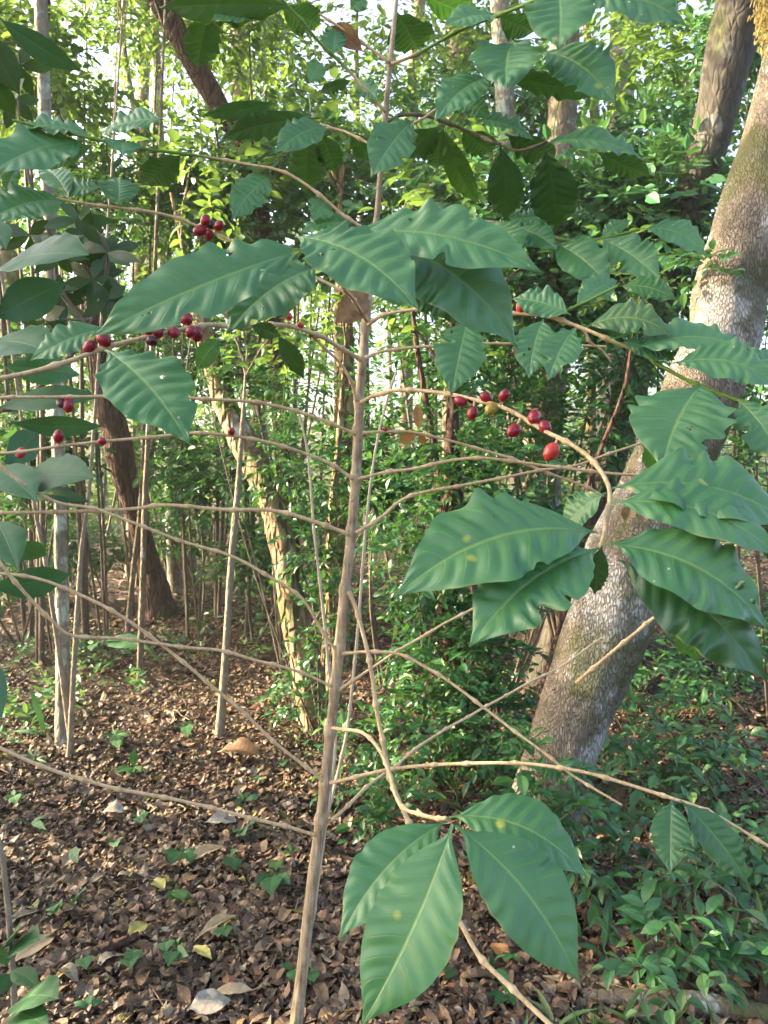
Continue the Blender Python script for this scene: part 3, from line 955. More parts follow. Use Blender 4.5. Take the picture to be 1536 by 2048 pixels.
branch('l_berry', [(720, 718), (680, 695), (640, 672), (590, 655), (560, 649), (470, 651), (420, 646), (365, 660), (310, 675), (210, 697), (140, 720), (50, 745), (-40, 762)], [D0, 0.74, 0.66], 11, 14)
branch('r7', [(730, 716), (770, 699), (830, 691), (900, 690), (1020, 688), (1100, 684), (1210, 694)], [D0, 0.94], 9, 6)
branch('l_top_leafy', [(733, 640), (700, 590), (660, 540), (630, 500), (608, 478)], [D0, 0.76, 0.64], 9, 11, green=(0.8, 1.0))
branch('r8', [(736, 650), (768, 632), (830, 618), (900, 617), (1010, 625), (1090, 634), (1170, 660), (1230, 685), (1290, 710), (1330, 735), (1390, 767), (1470, 800), (1570, 835)], [D0, 0.84, 0.74], 9, 11, green=(0.57, 1.0))
branch('r8_twig', [(1108, 637), (1130, 622), (1180, 600), (1238, 573)], [0.86, 0.86], 6, 8, green=(0.02, 1.0))
branch('r8_bare', [(1072, 612), (1110, 632), (1165, 655), (1180, 680), (1205, 700), (1222, 726)], [0.86, 0.88], 8, 5)
branch('l_fruit', [(738, 600), (690, 580), (640, 555), (560, 520), (475, 485), (420, 462), (330, 430), (240, 415), (150, 405), (100, 398)], [D0, 0.95, 0.92], 8, 7)
branch('l_up', [(750, 470), (690, 433), (645, 395), (590, 357), (545, 338), (500, 330), (400, 312), (300, 298), (230, 285), (190, 278), (100, 258), (20, 240)], [D0, 0.92, 0.86], 8, 7, green=(0.40, 1.0))
branch('l_mid', [(768, 300), (735, 285), (690, 262), (640, 250)], [D0, 0.97], 7, 6)
branch('l_high', [(770, 222), (740, 187), (700, 140), (640, 85), (600, 40), (560, -10)], [D0, 0.92, 0.88], 8, 9, green=(0.30, 1.0))
branch('r_high', [(782, 128), (800, 121), (870, 87), (930, 57), (1020, 20), (1090, -10)], [D0, 0.93, 0.88], 8, 10, green=(0.05, 1.0))
branch('l_dead', [(778, 124), (740, 97), (690, 62), (640, 30)], [D0, 0.94], 8, 5)
branch('r_mid', [(772, 247), (800, 232), (850, 231), (920, 254), (1000, 287), (1040, 300), (1095, 288)], [D0, 0.95, 0.92], 8, 7, mat='dark_twig')
branch('r_up', [(765, 262), (830, 248), (870, 222), (910, 195), (950, 172), (1010, 150), (1085, 108)], [D0, 0.95], 7, 7, green=(0.35, 1.0))
branch('r_brown', [(754, 470), (800, 472), (830, 458), (860, 448), (930, 441), (1000, 446), (1070, 462), (1130, 480), (1200, 478), (1280, 458)], [D0, 1.0, 0.98], 8, 7, green=(0.62, 1.0))
branch('broken', [(1560, 1010), (1450, 1110), (1310, 1235), (1230, 1300), (1152, 1365)], [1.0, 1.15], 7, 11, mat='twig')

LEAVES = [
    # the big leaves in the middle
    ('l_top_leafy', 632, 492, .64, 178, 676, .58, 128, 34, dict(arch=.05, bend=-.005, wave=.045, ragged=2)),
    ('l_top_leafy', 640, 533, .70, 452, 668, .62, 128, 45, dict(arch=.07, wave=.05, ragged=1)),
    ('l_top_leafy', 588, 474, .64, 838, 622, .56, 160, 42, dict(arch=.08, bend=.05, wave=.04)),
    ('l_top_leafy', 690, 468, .66, 1088, 546, .60, 112, 34, dict(arch=.06, bend=.05, wave=.06, ragged=2)),
    ('l_top_leafy', 715, 478, .68, 1036, 698, .64, 158, 36, dict(arch=.10, bend=.08, wave=.06)),
    ('l_top_leafy', 720, 490, .70, 985, 655, .70, 130, 20, dict(arch=.08, bend=.03, wave=.04)),
    ('l_top_leafy', 585, 495, .72, 570, 640, .70, 90, 10, dict(arch=.06)),
    ('r7', 935, 636, .92, 902, 792, .84, 104, 25, dict(arch=.05, bend=0, wave=.03, ragged=1, fold=.05)),
    ('l_berry', 210, 700, .69, 378, 888, .60, 172, 35, dict(arch=.05, wave=.035, fold=.06, ragged=1)),
    ('l_berry', 440, 676, .72, 392, 742, .71, 46, 5, dict(arch=.10, mat='leaf_young')),
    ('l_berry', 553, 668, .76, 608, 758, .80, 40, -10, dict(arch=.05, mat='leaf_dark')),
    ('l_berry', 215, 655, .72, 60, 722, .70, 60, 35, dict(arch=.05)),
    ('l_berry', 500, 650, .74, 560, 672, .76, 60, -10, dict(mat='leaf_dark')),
    # right, on the arching shoot
    ('r8', 1087, 638, .83, 1058, 757, .77, 88, 20, dict(arch=.05, wave=.03)),
    ('r8', 1150, 655, .82, 1096, 762, .76, 82, 22, dict(arch=.05, ragged=3, mat='leaf')),
    ('r8', 1142, 630, .84, 1024, 597, .88, 62, 30, dict(arch=.06)),
    ('r_brown', 1108, 487, .98, 1222, 578, .90, 82, 25, dict(arch=.08)),
    ('r_brown', 1200, 478, .98, 1322, 564, .90, 78, 25, dict(arch=.06, ragged=2)),
    ('r_brown', 1282, 458, .98, 1414, 516, .94, 42, 45, dict(arch=.12, bend=.08)),
    ('r_brown', 1200, 478, .99, 1262, 440, .99, 38, 40, dict(arch=.05, ragged=2)),
    ('r8_twig', 1238, 573, .86, 1354, 602, .84, 44, 35, dict(arch=.10, bend=.05, mat='leaf_young', wave=.09)),
    ('r8_twig', 1150, 612, .86, 1235, 560, .90, 55, 20, dict(arch=.05)),
    ('r8', 1172, 655, .82, 1347, 674, .78, 66, 35, dict(arch=.14, bend=.10, mat='leaf_old', ragged=2)),
    ('r8', 1240, 685, .80, 1352, 722, .80, 62, 40, dict(arch=.05, bend=.05)),
    ('r8', 1343, 728, .77, 1560, 775, .74, 84, 42, dict(arch=.10, bend=.09)),
    ('r8', 1270, 700, .79, 1500, 700, .80, 62, 50, dict(arch=.08, bend=.08)),
    ('r8', 1404, 768, .75, 1322, 940, .64, 196, 35, dict(arch=.05, fold=.05, wave=.025, maxw=.8)),
    ('r8', 1475, 800, .75, 1570, 935, .68, 125, 35, dict(arch=.06)),
    ('r8', 1460, 745, .78, 1580, 720, .82, 60, 40, dict(arch=.06)),
    # the leaf cluster at the end of the berry branch
    ('r_berry', 1196, 1066, .63, 788, 1196, .56, 190, 40, dict(arch=.10, bend=.07, wave=.03, ragged=1)),
    ('r_berry', 1200, 1097, .62, 938, 1294, .54, 186, 35, dict(arch=.08, bend=.05, wave=.035, ragged=3)),
    ('r_berry', 1212, 1088, .62, 1540, 1262, .57, 222, 40, dict(arch=.10, bend=.08, wave=.05)),
    ('r_berry', 1220, 1007, .64, 1570, 1122, .58, 112, 45, dict(arch=.10, bend=.08, wave=.035)),
    ('r_berry', 1224, 976, .65, 1590, 1052, .62, 128, 45, dict(arch=.10, bend=.06, wave=.05)),
    ('r_berry', 1212, 985, .66, 1118, 1066, .70, 74, 35, dict(arch=.06)),
    ('r_berry', 1235, 1120, .64, 1532, 1362, .57, 165, 20, dict(arch=.14, bend=.05, wave=.10, mat='leaf_dark')),
    ('r_berry', 1204, 1090, .63, 1190, 1190, .66, 48, -20, dict(arch=.05, mat='leaf_dark')),
    ('r_berry', 1350, 1215, .66, 1396, 1320, .70, 66, -15, dict(mat='leaf_young')),
    # the low cluster nearest the camera
    ('r_small', 906, 1648, .58, 722, 2052, .52, 190, 38, dict(arch=.05, bend=-.04, wave=.018, fold=.05, bull=1.3)),
    ('r_small', 910, 1650, .58, 1158, 1966, .53, 176, 36, dict(arch=.06, bend=.06, wave=.022, fold=.05, bull=1.3)),
    ('r_small', 898, 1634, .61, 1177, 1758, .57, 128, 42, dict(arch=.10, bend=.10, wave=.02)),
    ('r_small', 894, 1642, .61, 678, 1880, .54, 128, 38, dict(arch=.08, bend=.06, wave=.022)),
    # right, low pair with rust spots
    ('r1', 1342, 1598, .82, 1340, 1748, .76, 94, 25, dict(arch=.05, bend=0, wave=.03, mat='leaf_old2')),
    ('r1', 1360, 1600, .82, 1497, 1768, .78, 78, 25, dict(arch=.06, bend=.03, wave=.04, mat='leaf_old2')),
    # upper left
    ('l_up', 172, 284, .90, -25, 350, .80, 84, 45, dict(arch=.06)),
    ('l_up', 190, 277, .90, 22, 256, .86, 40, 55, dict(arch=.08)),
    ('l_up', 332, 240, .88, 200, 268, .90, 46, 45, dict(arch=.06)),
    ('l_up', 250, 284, .90, 245, 312, .84, 60, 30, dict(maxw=.9)),
    ('l_up', 365, 308, .92, 288, 368, 1.02, 54, -30, dict(mat='leaf_dark')),
    ('l_up', 190, 290, .90, 80, 340, .92, 32, 10, dict()),
    ('l_fruit', 132, 404, .92, -30, 448, .82, 66, 42, dict(arch=.08, bend=.04)),
    ('l_fruit', 235, 414, .92, 234, 356, .98, 70, 25, dict(maxw=.9, ragged=2)),
    ('l_fruit', 205, 376, .95, 115, 392, .95, 30, 40, dict()),
    ('l_fruit', 140, 400, .93, 85, 338, 1.02, 46, 20, dict()),
    ('l_fruit', 40, 330, .92, 10, 385, .92, 40, 30, dict()),
    ('l_up', 540, 352, .95, 463, 440, .90, 62, 20, dict(ragged=3)),
    ('l_up', 655, 402, .95, 625, 442, .92, 48, 15, dict(ragged=2, maxw=.8)),
    ('l_up', 708, 446, .95, 600, 466, .92, 34, 45, dict()),
    # top
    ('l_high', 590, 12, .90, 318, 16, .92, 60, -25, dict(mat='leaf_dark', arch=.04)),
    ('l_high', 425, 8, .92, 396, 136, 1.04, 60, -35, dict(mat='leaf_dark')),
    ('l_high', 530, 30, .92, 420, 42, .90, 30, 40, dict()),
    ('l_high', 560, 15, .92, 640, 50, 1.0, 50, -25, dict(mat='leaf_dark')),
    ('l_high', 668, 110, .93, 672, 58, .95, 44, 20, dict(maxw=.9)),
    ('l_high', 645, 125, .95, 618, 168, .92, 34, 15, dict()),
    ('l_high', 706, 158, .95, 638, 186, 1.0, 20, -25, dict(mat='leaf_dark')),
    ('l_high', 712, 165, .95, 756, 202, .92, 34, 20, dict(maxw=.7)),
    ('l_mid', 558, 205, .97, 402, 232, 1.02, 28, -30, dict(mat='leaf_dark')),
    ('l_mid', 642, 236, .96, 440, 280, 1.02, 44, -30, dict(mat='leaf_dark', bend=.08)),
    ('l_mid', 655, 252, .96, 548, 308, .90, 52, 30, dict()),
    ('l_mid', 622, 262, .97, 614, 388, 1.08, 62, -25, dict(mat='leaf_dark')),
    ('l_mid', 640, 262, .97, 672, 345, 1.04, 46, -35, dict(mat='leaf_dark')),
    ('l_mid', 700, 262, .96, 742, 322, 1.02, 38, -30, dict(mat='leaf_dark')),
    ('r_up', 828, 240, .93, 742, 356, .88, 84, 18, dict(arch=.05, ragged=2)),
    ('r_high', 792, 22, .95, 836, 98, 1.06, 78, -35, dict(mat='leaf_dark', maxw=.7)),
    ('r_high', 735, -5, .95, 700, 20, .95, 60, 20, dict(maxw=.9)),
    ('r_high', 838, -12, .95, 962, 40, 1.05, 44, -30, dict(mat='leaf_young')),
    ('r_high', 1000, 34, .92, 888, 54, .88, 34, 45, dict()),
    ('r_high', 995, 30, .92, 1068, 64, 1.0, 46, -30, dict(mat='leaf_dark')),
    ('r_high', 1112, -30, .90, 1116, 102, .82, 118, 28, dict(maxw=.85, arch=.04)),
    ('r_high', 1150, -8, .92, 1374, 52, .90, 66, 40, dict(arch=.08, bend=.06)),
    ('r_up', 1026, 88, .93, 1012, 178, .84, 132, 40, dict(maxw=1.1, waves=4.5)),
    ('r_up', 1082, 104, .93, 1230, 212, .86, 84, 36, dict(arch=.08, bend=.06)),
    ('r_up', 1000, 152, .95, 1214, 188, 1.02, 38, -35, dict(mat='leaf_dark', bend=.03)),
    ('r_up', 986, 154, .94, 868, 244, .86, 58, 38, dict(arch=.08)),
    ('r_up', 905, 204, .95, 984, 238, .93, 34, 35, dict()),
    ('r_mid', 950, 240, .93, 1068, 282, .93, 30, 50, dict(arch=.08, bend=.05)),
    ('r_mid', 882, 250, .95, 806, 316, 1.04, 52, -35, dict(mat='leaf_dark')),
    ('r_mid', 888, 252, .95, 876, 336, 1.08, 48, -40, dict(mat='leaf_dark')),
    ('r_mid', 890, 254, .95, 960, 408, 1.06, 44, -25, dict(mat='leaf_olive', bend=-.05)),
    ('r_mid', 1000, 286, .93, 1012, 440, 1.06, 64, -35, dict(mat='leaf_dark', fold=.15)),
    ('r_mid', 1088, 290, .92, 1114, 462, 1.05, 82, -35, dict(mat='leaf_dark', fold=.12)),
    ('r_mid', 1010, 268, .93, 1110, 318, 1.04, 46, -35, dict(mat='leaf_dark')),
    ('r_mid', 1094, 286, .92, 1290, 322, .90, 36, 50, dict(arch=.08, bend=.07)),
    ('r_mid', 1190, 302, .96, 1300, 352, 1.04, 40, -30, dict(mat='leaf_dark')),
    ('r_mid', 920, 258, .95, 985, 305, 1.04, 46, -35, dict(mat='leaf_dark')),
    ('r_brown', 985, 446, .99, 1042, 514, .92, 74, 22, dict()),
    ('r_brown', 905, 444, .99, 968, 482, .95, 34, 30, dict()),
    ('r_brown', 852, 448, .98, 772, 462, 1.05, 32, -35, dict(mat='leaf_dark')),
    ('r_brown', 886, 442, .98, 872, 404, 1.0, 44, 15, dict(maxw=.9)),
    ('r_brown', 1010, 446, 1.0, 1115, 440, 1.0, 24, 45, dict()),
    ('r_brown', 1030, 456, 1.0, 1115, 500, .95, 44, 30, dict()),
    ('r5', 1284, 890, .90, 1332, 940, .95, 54, -10, dict(mat='leaf_young', maxw=.8)),
    ('r5', 1400, 890, .92, 1366, 958, .88, 66, 20, dict(maxw=.8)),
]
M['leaf_old2'] = mat_coffee_leaf('coffee_leaf_rusted', (0.022, 0.095, 0.035), (0.035, 0.12, 0.04), (0.11, 0.22, 0.06), spots=2.6)
M['leaf_olive'] = mat_coffee_leaf('coffee_leaf_olive', (0.045, 0.11, 0.020), (0.07, 0.14, 0.022), (0.10, 0.17, 0.04), spots=0.4, trans=0.32)
for i, (bk, bx, by, d0, tx, ty, d1, wpx, tilt, kw) in enumerate(LEAVES):
    kw = dict(kw)
    mt = kw.pop('mat', 'leaf')
    kw.setdefault('arch', 0.07)
    kw.setdefault('bend', 0.03)
    kw.setdefault('wave', 0.055)
    kw.setdefault('twist', float(rng.uniform(-0.25, 0.25)))
    kw['wave'] *= 1.1 if bk == 'r_small' else 1.3
    kw.setdefault('waves', float(rng.uniform(5.5, 8.5)))
    kw.setdefault('bull', 1.9)
    kw.setdefault('rip', .03 if bk == 'r_small' else .085)
    d1 = d0 + (d1 - d0) * 0.75
    if bk != 'r_small' and mt != 'leaf_dark' and (kw.get('ragged', 0) or rng.random() < .3):
        kw['ragged'] = max(kw.get('ragged', 0), 1)
        kw['holes'] = int(rng.integers(1, 4))
    if kw.get('ragged') or kw.get('holes'):
        kw['nL'], kw['nW'] = 96, 34
    else:
        kw.setdefault('nL', 64)
        kw.setdefault('nW', 20)
    v, q, uv = px_leaf(bx, by, d0, tx, ty, d1, wpx * (1.1 if by < 460 else .95), tilt, seed=i, **kw)
    MB().add(v, q, None, uv).build('leaf', M[mt], BR[bk][0], loc=ROOT)
# dead leaves still hanging on the shrub
for bk, a, mt, lab, kw in (
        ('l_dead', (728, 105, .94, 662, 52, .95, 40, 10), 'dead', 'curled brown dead leaf', dict(fold=.9, arch=.03, wave=.02)),
        ('l_top_leafy', (738, 582, .93, 668, 648, .90, 66, -5), 'dead', 'crumpled dark brown dead leaf', dict(fold=.3, wave=.12)),
        ('r6', (836, 862, .96, 796, 886, .96, 24, 0), 'dead_orange', 'dry orange leaf', dict(fold=.3)),
        ('r6', (838, 862, .97, 834, 806, .98, 20, 0), 'dead_orange', 'dry orange leaf', dict(fold=.4)),
        ('r6', (838, 866, .97, 852, 892, .97, 14, 0), 'dead_orange', 'dry orange leaf', dict(fold=.4)),
        ('r_berry', (1262, 1010, .70, 1250, 1044, .70, 30, 0), 'dead_tan', 'curled dry tan leaf', dict(fold=.8, maxw=.8)),
        ('r_berry', (1288, 1018, .71, 1286, 1050, .70, 26, 0), 'dead_tan', 'curled dry tan leaf', dict(fold=.8, maxw=.8)),
        ('l_berry', (455, 620, .72, 470, 648, .71, 26, 10), 'dead_tan', 'dry withered flower remnant', dict(fold=.8, wave=.15, maxw=.9))):
    v, q, uv = px_leaf(*a, seed=hash_(lab), **kw)
    MB().add(v, q, None, uv).build('leaf', M[mt], BR[bk][0], loc=ROOT)['label'] = lab

BERRIES = [
    ('l_berry', 178, 696, 27, 'berry'), ('l_berry', 207, 678, 29, 'berry'), ('l_berry', 372, 637, 29, 'berry'), ('l_berry', 347, 665, 26, 'berry'), ('l_berry', 315, 665, 27, 'berry'),
    ('l_berry', 297, 663, 22, 'berry'), ('l_berry', 303, 682, 22, 'berry_dark'), ('l_berry', 318, 644, 24, 'berry'), ('l_berry', 331, 645, 20, 'berry'), ('l_berry', 382, 664, 24, 'berry'), ('l_berry', 394, 668, 27, 'berry'),
    ('l_berry', 578, 633, 15, 'berry_light'), ('l_berry', 601, 650, 14, 'berry_light'), ('l_berry', 595, 674, 19, 'berry_green'), ('l_arc', 621, 669, 15, 'berry_green'),
    ('l6', 137, 810, 25, 'berry'), ('l6', 122, 806, 20, 'berry_dark'), ('l6', 537, 790, 19, 'berry_green'), ('l5', 117, 873, 23, 'berry'), ('l5', 42, 906, 21, 'berry_light'), ('l5', 204, 883, 18, 'berry'),
    ('l5', 463, 863, 17, 'berry'), ('r6', 770, 858, 13, 'berry'),
    ('l_fruit', 400, 461, 24, 'berry'), ('l_fruit', 411, 440, 21, 'berry'), ('l_fruit', 418, 470, 22, 'berry'), ('l_fruit', 438, 452, 21, 'berry'), ('l_fruit', 420, 449, 20, 'berry_dark'),
    ('r8', 1045, 611, 27, 'berry_light'), ('r8', 947, 622, 15, 'berry'), ('r7', 1031, 703, 15, 'berry'),
    ('r_berry', 921, 803, 22, 'berry'), ('r_berry', 945, 826, 24, 'berry_dark2'), ('r_berry', 973, 796, 25, 'berry'), ('r_berry', 983, 817, 27, 'berry_yellow'), ('r_berry', 1008, 791, 23, 'berry'),
    ('r_berry', 941, 797, 18, 'berry_dark'), ('r_berry', 1068, 834, 28, 'berry'), ('r_berry', 1028, 861, 28, 'berry'), ('r_berry', 1090, 854, 26, 'berry'), ('r_berry', 1103, 903, 33, 'berry_light'), ('r5', 1363, 942, 16, 'berry'),
]
M['berry_dark2'] = M['berry']
for i, (bk, x, y, s, mt) in enumerate(BERRIES):
    o, pw, pxs = BR[bk]
    j = int(np.argmin(np.sum((pxs - np.array([x, y])) ** 2, axis=1)))
    d = pw[j][1] - rng.uniform(-0.004, 0.006)
    c = P(x, y, d)
    ax = nrm(c - pw[j] + rng.normal(0, 0.004, 3) + (CAM - c) * rng.uniform(0.0, 0.004))
    rr = s * d / F / 2
    mb = MB()
    v, q = ellipsoid(c, ax, rr * 0.92, rr * rng.uniform(1.08, 1.28))
    mb.add(v, q)
    v, q = tube_arrays(np.array([pw[j], (pw[j] + c) / 2, c - ax * rr * 0.9]), [0.0016, 0.0013, 0.002], 7)
    mb.add(v, q, None, None, 1)
    mb.build('berry', [M[mt], M['twig']], o, loc=ROOT)
    if mt == 'berry_green':
        C.objects[-1]['label'] = 'unripe green berry'
    if mt == 'berry_yellow':
        C.objects[-1]['label'] = 'yellow berry turning ripe'

# ================================================================== PLANTS BESIDE THE SHRUB
def leafy_plant(name, label, cat, base, stem_pts, leaves, mat, stem_mat='dark_twig', sr=0.006, tab=BR_W, **lkw):
    base = np.asarray(base, dtype=np.float64)
    t = thing(name, label, cat, base)
    mb = MB()
    for pts, r0, r1 in stem_pts:
        pts = np.array(pts)
        trunk_arrays(mb, pts, np.linspace(r0, r1, len(pts)), 10, 0.02, 0.06)
    mb.build('stem', M[stem_mat], t, loc=base)
    for i, L in enumerate(leaves):
        kw = dict(arch=.06, wave=.02, waves=9, fold=.08, bull=1.2, nL=26, nW=8)
        kw.update(lkw)
        if len(L) > 8:
            kw.update(L[8])
        mt = kw.pop('mat', mat)
        v, q, uv = px_leaf(*L[:8], seed=i + hash_(name) % 97, tab=tab, **kw)
        MB().add(v, q, None, uv).build('leaf', M[mt], t, loc=base)
    return t


bx = P(-60, 1200, 1.02)
leafy_plant('broad_leaved_sapling', 'sapling with large dark glossy oval leaves at the left edge', 'sapling', (bx[0], bx[1], float(gz(bx[0], bx[1]))),
            [([[bx[0], bx[1], -0.05], [bx[0] + .005, bx[1], .6], P(-40, 1100, 1.0), P(-15, 900, .98), P(-25, 700, .96), P(-10, 540, .95), P(-40, 300, .95), P(-20, 20, .95)], .011, .004)],
            [(-12, 545, .95, 178, 510, .86, 76, 42), (-15, 640, .96, 132, 565, .98, 84, 18), (-25, 690, .95, 100, 706, .86, 84, 35), (5, 735, .95, 160, 750, .98, 62, 30, dict(mat='leaf')), (-10, 818, .97, 205, 795, .95, 46, 35),
             (15, 845, .98, 205, 852, 1.04, 42, -20), (5, 935, .97, 75, 862, 1.04, 60, -10), (20, 970, .97, 192, 955, .88, 70, 35), (-20, 935, .96, 75, 1005, .84, 78, 30), (20, 985, .98, 182, 1005, .95, 34, 35),
             (-10, 1040, .96, 36, 1140, .84, 76, 20), (25, 1080, 1.0, 92, 1112, 1.05, 50, -25), (-25, 1175, .98, 142, 1148, 1.04, 62, -25), (-20, 1310, .96, 4, 1440, .88, 40, 20),
             (-5, 34, .95, 164, 142, .98, 46, -40), (-20, 440, .97, 12, 500, .9, 50, 20), (-30, 60, .96, 40, 190, .98, 60, -30, dict(mat='shrub_dark')), (-20, 150, .96, 30, 230, 1.0, 50, -35, dict(mat='shrub_dark')),
             (-35, 1250, .98, -2, 1180, .95, 60, 20)], 'broad')

# the dark shrub behind it
sb = P(-110, 1100, 1.75)
sh = []
rs = np.random.default_rng(77)
for (cx, cy, n) in ((115, 500, 10), (170, 470, 9), (215, 505, 9), (185, 560, 9), (120, 590, 8), (215, 600, 7), (90, 640, 6), (160, 440, 6), (60, 470, 5), (30, 200, 6), (40, 130, 5)):
    for k in range(n):
        a = k * 2 * math.pi / n + rs.uniform(-.3, .3)
        l = rs.uniform(48, 78)
        d = rs.uniform(1.62, 1.8)
        sh.append((cx, cy, d, cx + l * math.cos(a), cy + l * 0.75 * math.sin(a) + 10, d + rs.uniform(-.05, .05), rs.uniform(20, 28), rs.uniform(-40, 45)))
leafy_plant('dark_leaved_shrub', 'dark brownish green shrub with whorls of narrow leaves behind the broad leaves', 'shrub', (sb[0], sb[1], float(gz(sb[0], sb[1]))),
            [([[sb[0], sb[1], -.05], P(-70, 1000, 1.72), P(60, 800, 1.7), P(150, 700, 1.7), P(200, 600, 1.7), P(215, 500, 1.7), P(170, 440, 1.7)], .008, .003), ([P(185, 660, 1.7), P(150, 620, 1.7), P(115, 560, 1.7), P(112, 490, 1.7)], .005, .003),
             ([P(112, 490, 1.7), P(70, 400, 1.7), P(40, 250, 1.7), P(38, 110, 1.7)], .004, .002), ([P(190, 640, 1.7), P(120, 640, 1.7), P(88, 650, 1.7)], .004, .002)], sh, 'shrub_dark', nL=12, nW=4, waves=3)

# two dry upright shoots behind the coffee shrub
def bare_shoot(label, pts, d, w0, w1):
    pts = np.array(pts, dtype=np.float64)
    rows = [[*P(x, y, d), w0 + (w1 - w0) * i / (len(pts) - 1)] for i, (x, y) in enumerate(pts)]
    base = np.array([rows[0][0], rows[0][1], float(gz(rows[0][0], rows[0][1]))])
    rows.insert(0, [base[0], base[1], base[2] - .05, w0])
    rows = [[r[0], r[1], r[2], r[3] * d / F / 2] for r in rows]
    p, s = smooth_path(np.array(rows), 0.004)
    R = p[:, 3].copy()
    rr = np.random.default_rng(hash_(label))
    for q in np.arange(0.06, s[-1], 0.085):
        q = q + rr.uniform(-.015, .015)
        R *= 1 + .45 * np.exp(-((s - q) / .005) ** 2)
        p[:, :3] += np.outer(np.clip((s - q) / .08, 0, 1), rr.normal(0, .0014, 3))
    v, f = tube_arrays(p[:, :3], R, 8)
    o = MB().add(v, f).build('bare_shoot', M['pale_twig'], loc=base)
    tag(o, label, 'shoot')


bare_shoot('thin straight bleached shoot rising just left of the coffee stem', [(596, 2048), (622, 1800), (650, 1600), (661, 1475), (655, 1400), (640, 1250), (625, 1080), (615, 980), (608, 905), (592, 828)], 1.32, 8, 4)
bare_shoot('thin bleached shoot crossing behind the coffee stem and leaning right', [(594, 2048), (618, 1840), (648, 1680), (690, 1500), (705, 1385), (718, 1250), (730, 1080), (742, 960), (757, 870), (775, 800), (792, 745)], 1.36, 8, 4)

# plant with a thin stem at the bottom left corner
lb = P(30, 2048, 1.7)
lbz = float(gz(lb[0], lb[1]))
leafy_plant('corner_seedling', 'thin grey stemmed plant with green leaves at the bottom left corner', 'seedling', (lb[0], lb[1], lbz),
            [([[lb[0], lb[1], lbz - .03], P(28, 1990, 1.7), P(22, 1900, 1.69), P(14, 1800, 1.68), P(2, 1700, 1.67), P(-30, 1600, 1.66)], .008, .005)],
            [(18, 1905, 1.69, 80, 1880, 1.6, 40, 40), (20, 1920, 1.69, -40, 1900, 1.6, 44, 40), (22, 1940, 1.69, 78, 1975, 1.6, 40, 40), (22, 1945, 1.69, -20, 2000, 1.6, 46, 35), (24, 1890, 1.69, 40, 1855, 1.62, 30, 30), (30, 2010, 1.6, 118, 1998, 1.45, 60, 45), (20, 2035, 1.6, 100, 2060, 1.4, 50, 40)],
            'seedling', 'bark_pale')

# ================================================================== SEEDLINGS ON THE FLOOR
def seedling(label, px, py, hpx, leaves, lw=0.42, mat='seedling', group=None, tab=BR_W, name='seedling', cat='seedling', stalk='dark_twig', **kw):
    """leaves: (dx, dy, tilt) of each tip in pixels from the top of the stalk."""
    g = G(px, py)
    d = g[1]
    t = thing(name, label, cat, g, group)
    top = g + np.array([0, 0, max(hpx * d / F, .03)])
    mb = MB()
    trunk_arrays(mb, np.array([g - [0, 0, .02], (g + top) / 2 + [.004, 0, 0], top]), np.array([.0025, .002, .0015]), 6, .01, .05)
    mb.build('stem', M[stalk], t, loc=g)
    for i, (dx, dy, dd) in enumerate(leaves):
        T = P(px + dx, py - hpx + dy, d + dd)
        zg = float(gz(T[0], T[1]))
        if T[2] < zg + .035:
            Tg = G(px + dx, py + dy)
            T = np.array([Tg[0], Tg[1], Tg[2] + .03 + .3 * (top[2] - g[2])])
            h_ = np.linalg.norm(T[:2] - top[:2])
            m_ = 1.35 * math.hypot(dx, dy) * d / F
            if h_ > m_:
                T[:2] = top[:2] + (T[:2] - top[:2]) * m_ / h_
        L = np.linalg.norm(T - top)
        n = nrm(np.array([0, -.55, 1.0]) + rng.normal(0, .2, 3))
        o2 = dict(arch=.10, wave=.03, fold=.06, nL=20, nW=8, waves=5)
        o2.update(kw)
        v, q, uv = leaf_arrays(top, T, n, L * lw * .82, tab=tab, seed=i + int(px), **o2)
        MB().add(v, q, None, uv).build('leaf', M[mat], t, loc=g)
    return t


seedling('pale green three leaved seedling with one leaf standing upright', 268, 1552, 14, [(2, -42, -.02), (-38, 10, -.12), (22, 18, -.1), (-16, 30, -.15)], .5, 'seedling_pale')
seedling('dark green rosette seedling in the middle of the leaf litter', 362, 1722, 10, [(-40, -8, -.02), (38, -10, 0), (-22, 18, -.15), (20, 15, -.15), (2, -22, .1)], .5)
seedling('dark four leaved seedling beside the coffee stem', 548, 1772, 14, [(-40, 6, -.05), (36, -22, .05), (-6, 34, -.18), (34, 12, -.1), (-12, -14, .1)], .48)
seedling('small light green seedling lying low beneath the dark rosette', 352, 1800, 8, [(2, -26, 0), (28, 4, -.05), (-14, 12, -.1), (14, 12, -.12)], .5, 'seedling_pale')
seedling('broad heart shaped green leaf on a short stalk', 148, 1826, 26, [(24, -22, -.03)], .95)
seedling('single broad blade leaf bending over beside the heart shaped leaf', 148, 1735, 60, [(8, 52, -.12)], .36)
seedling('dull green seedling near the big curled brown leaf', 490, 1615, 10, [(-24, 6, -.05), (32, -14, 0), (6, -20, .1), (-16, -12, .1)], .45)
seedling('grey green seedling in the middle left of the floor', 280, 1640, 10, [(-22, 4, -.05), (20, -6, 0), (4, 16, -.12), (10, -14, .08)], .55)
seedling('small dark seedling left of the pale bleached leaf', 232, 1688, 8, [(-22, 2, -.05), (16, -6, 0), (2, 14, -.1)], .5)
seedling('narrow leaved dark seedling below the middle of the floor', 350, 1930, 22, [(12, -36, 0), (-14, 26, -.15), (28, 4, -.1), (-20, 12, -.1)], .35)
seedling('oval leaved seedling under the lowest left branch', 488, 1672, 14, [(22, -12, -.05), (-20, 8, -.08), (2, 12, -.1)], .7)
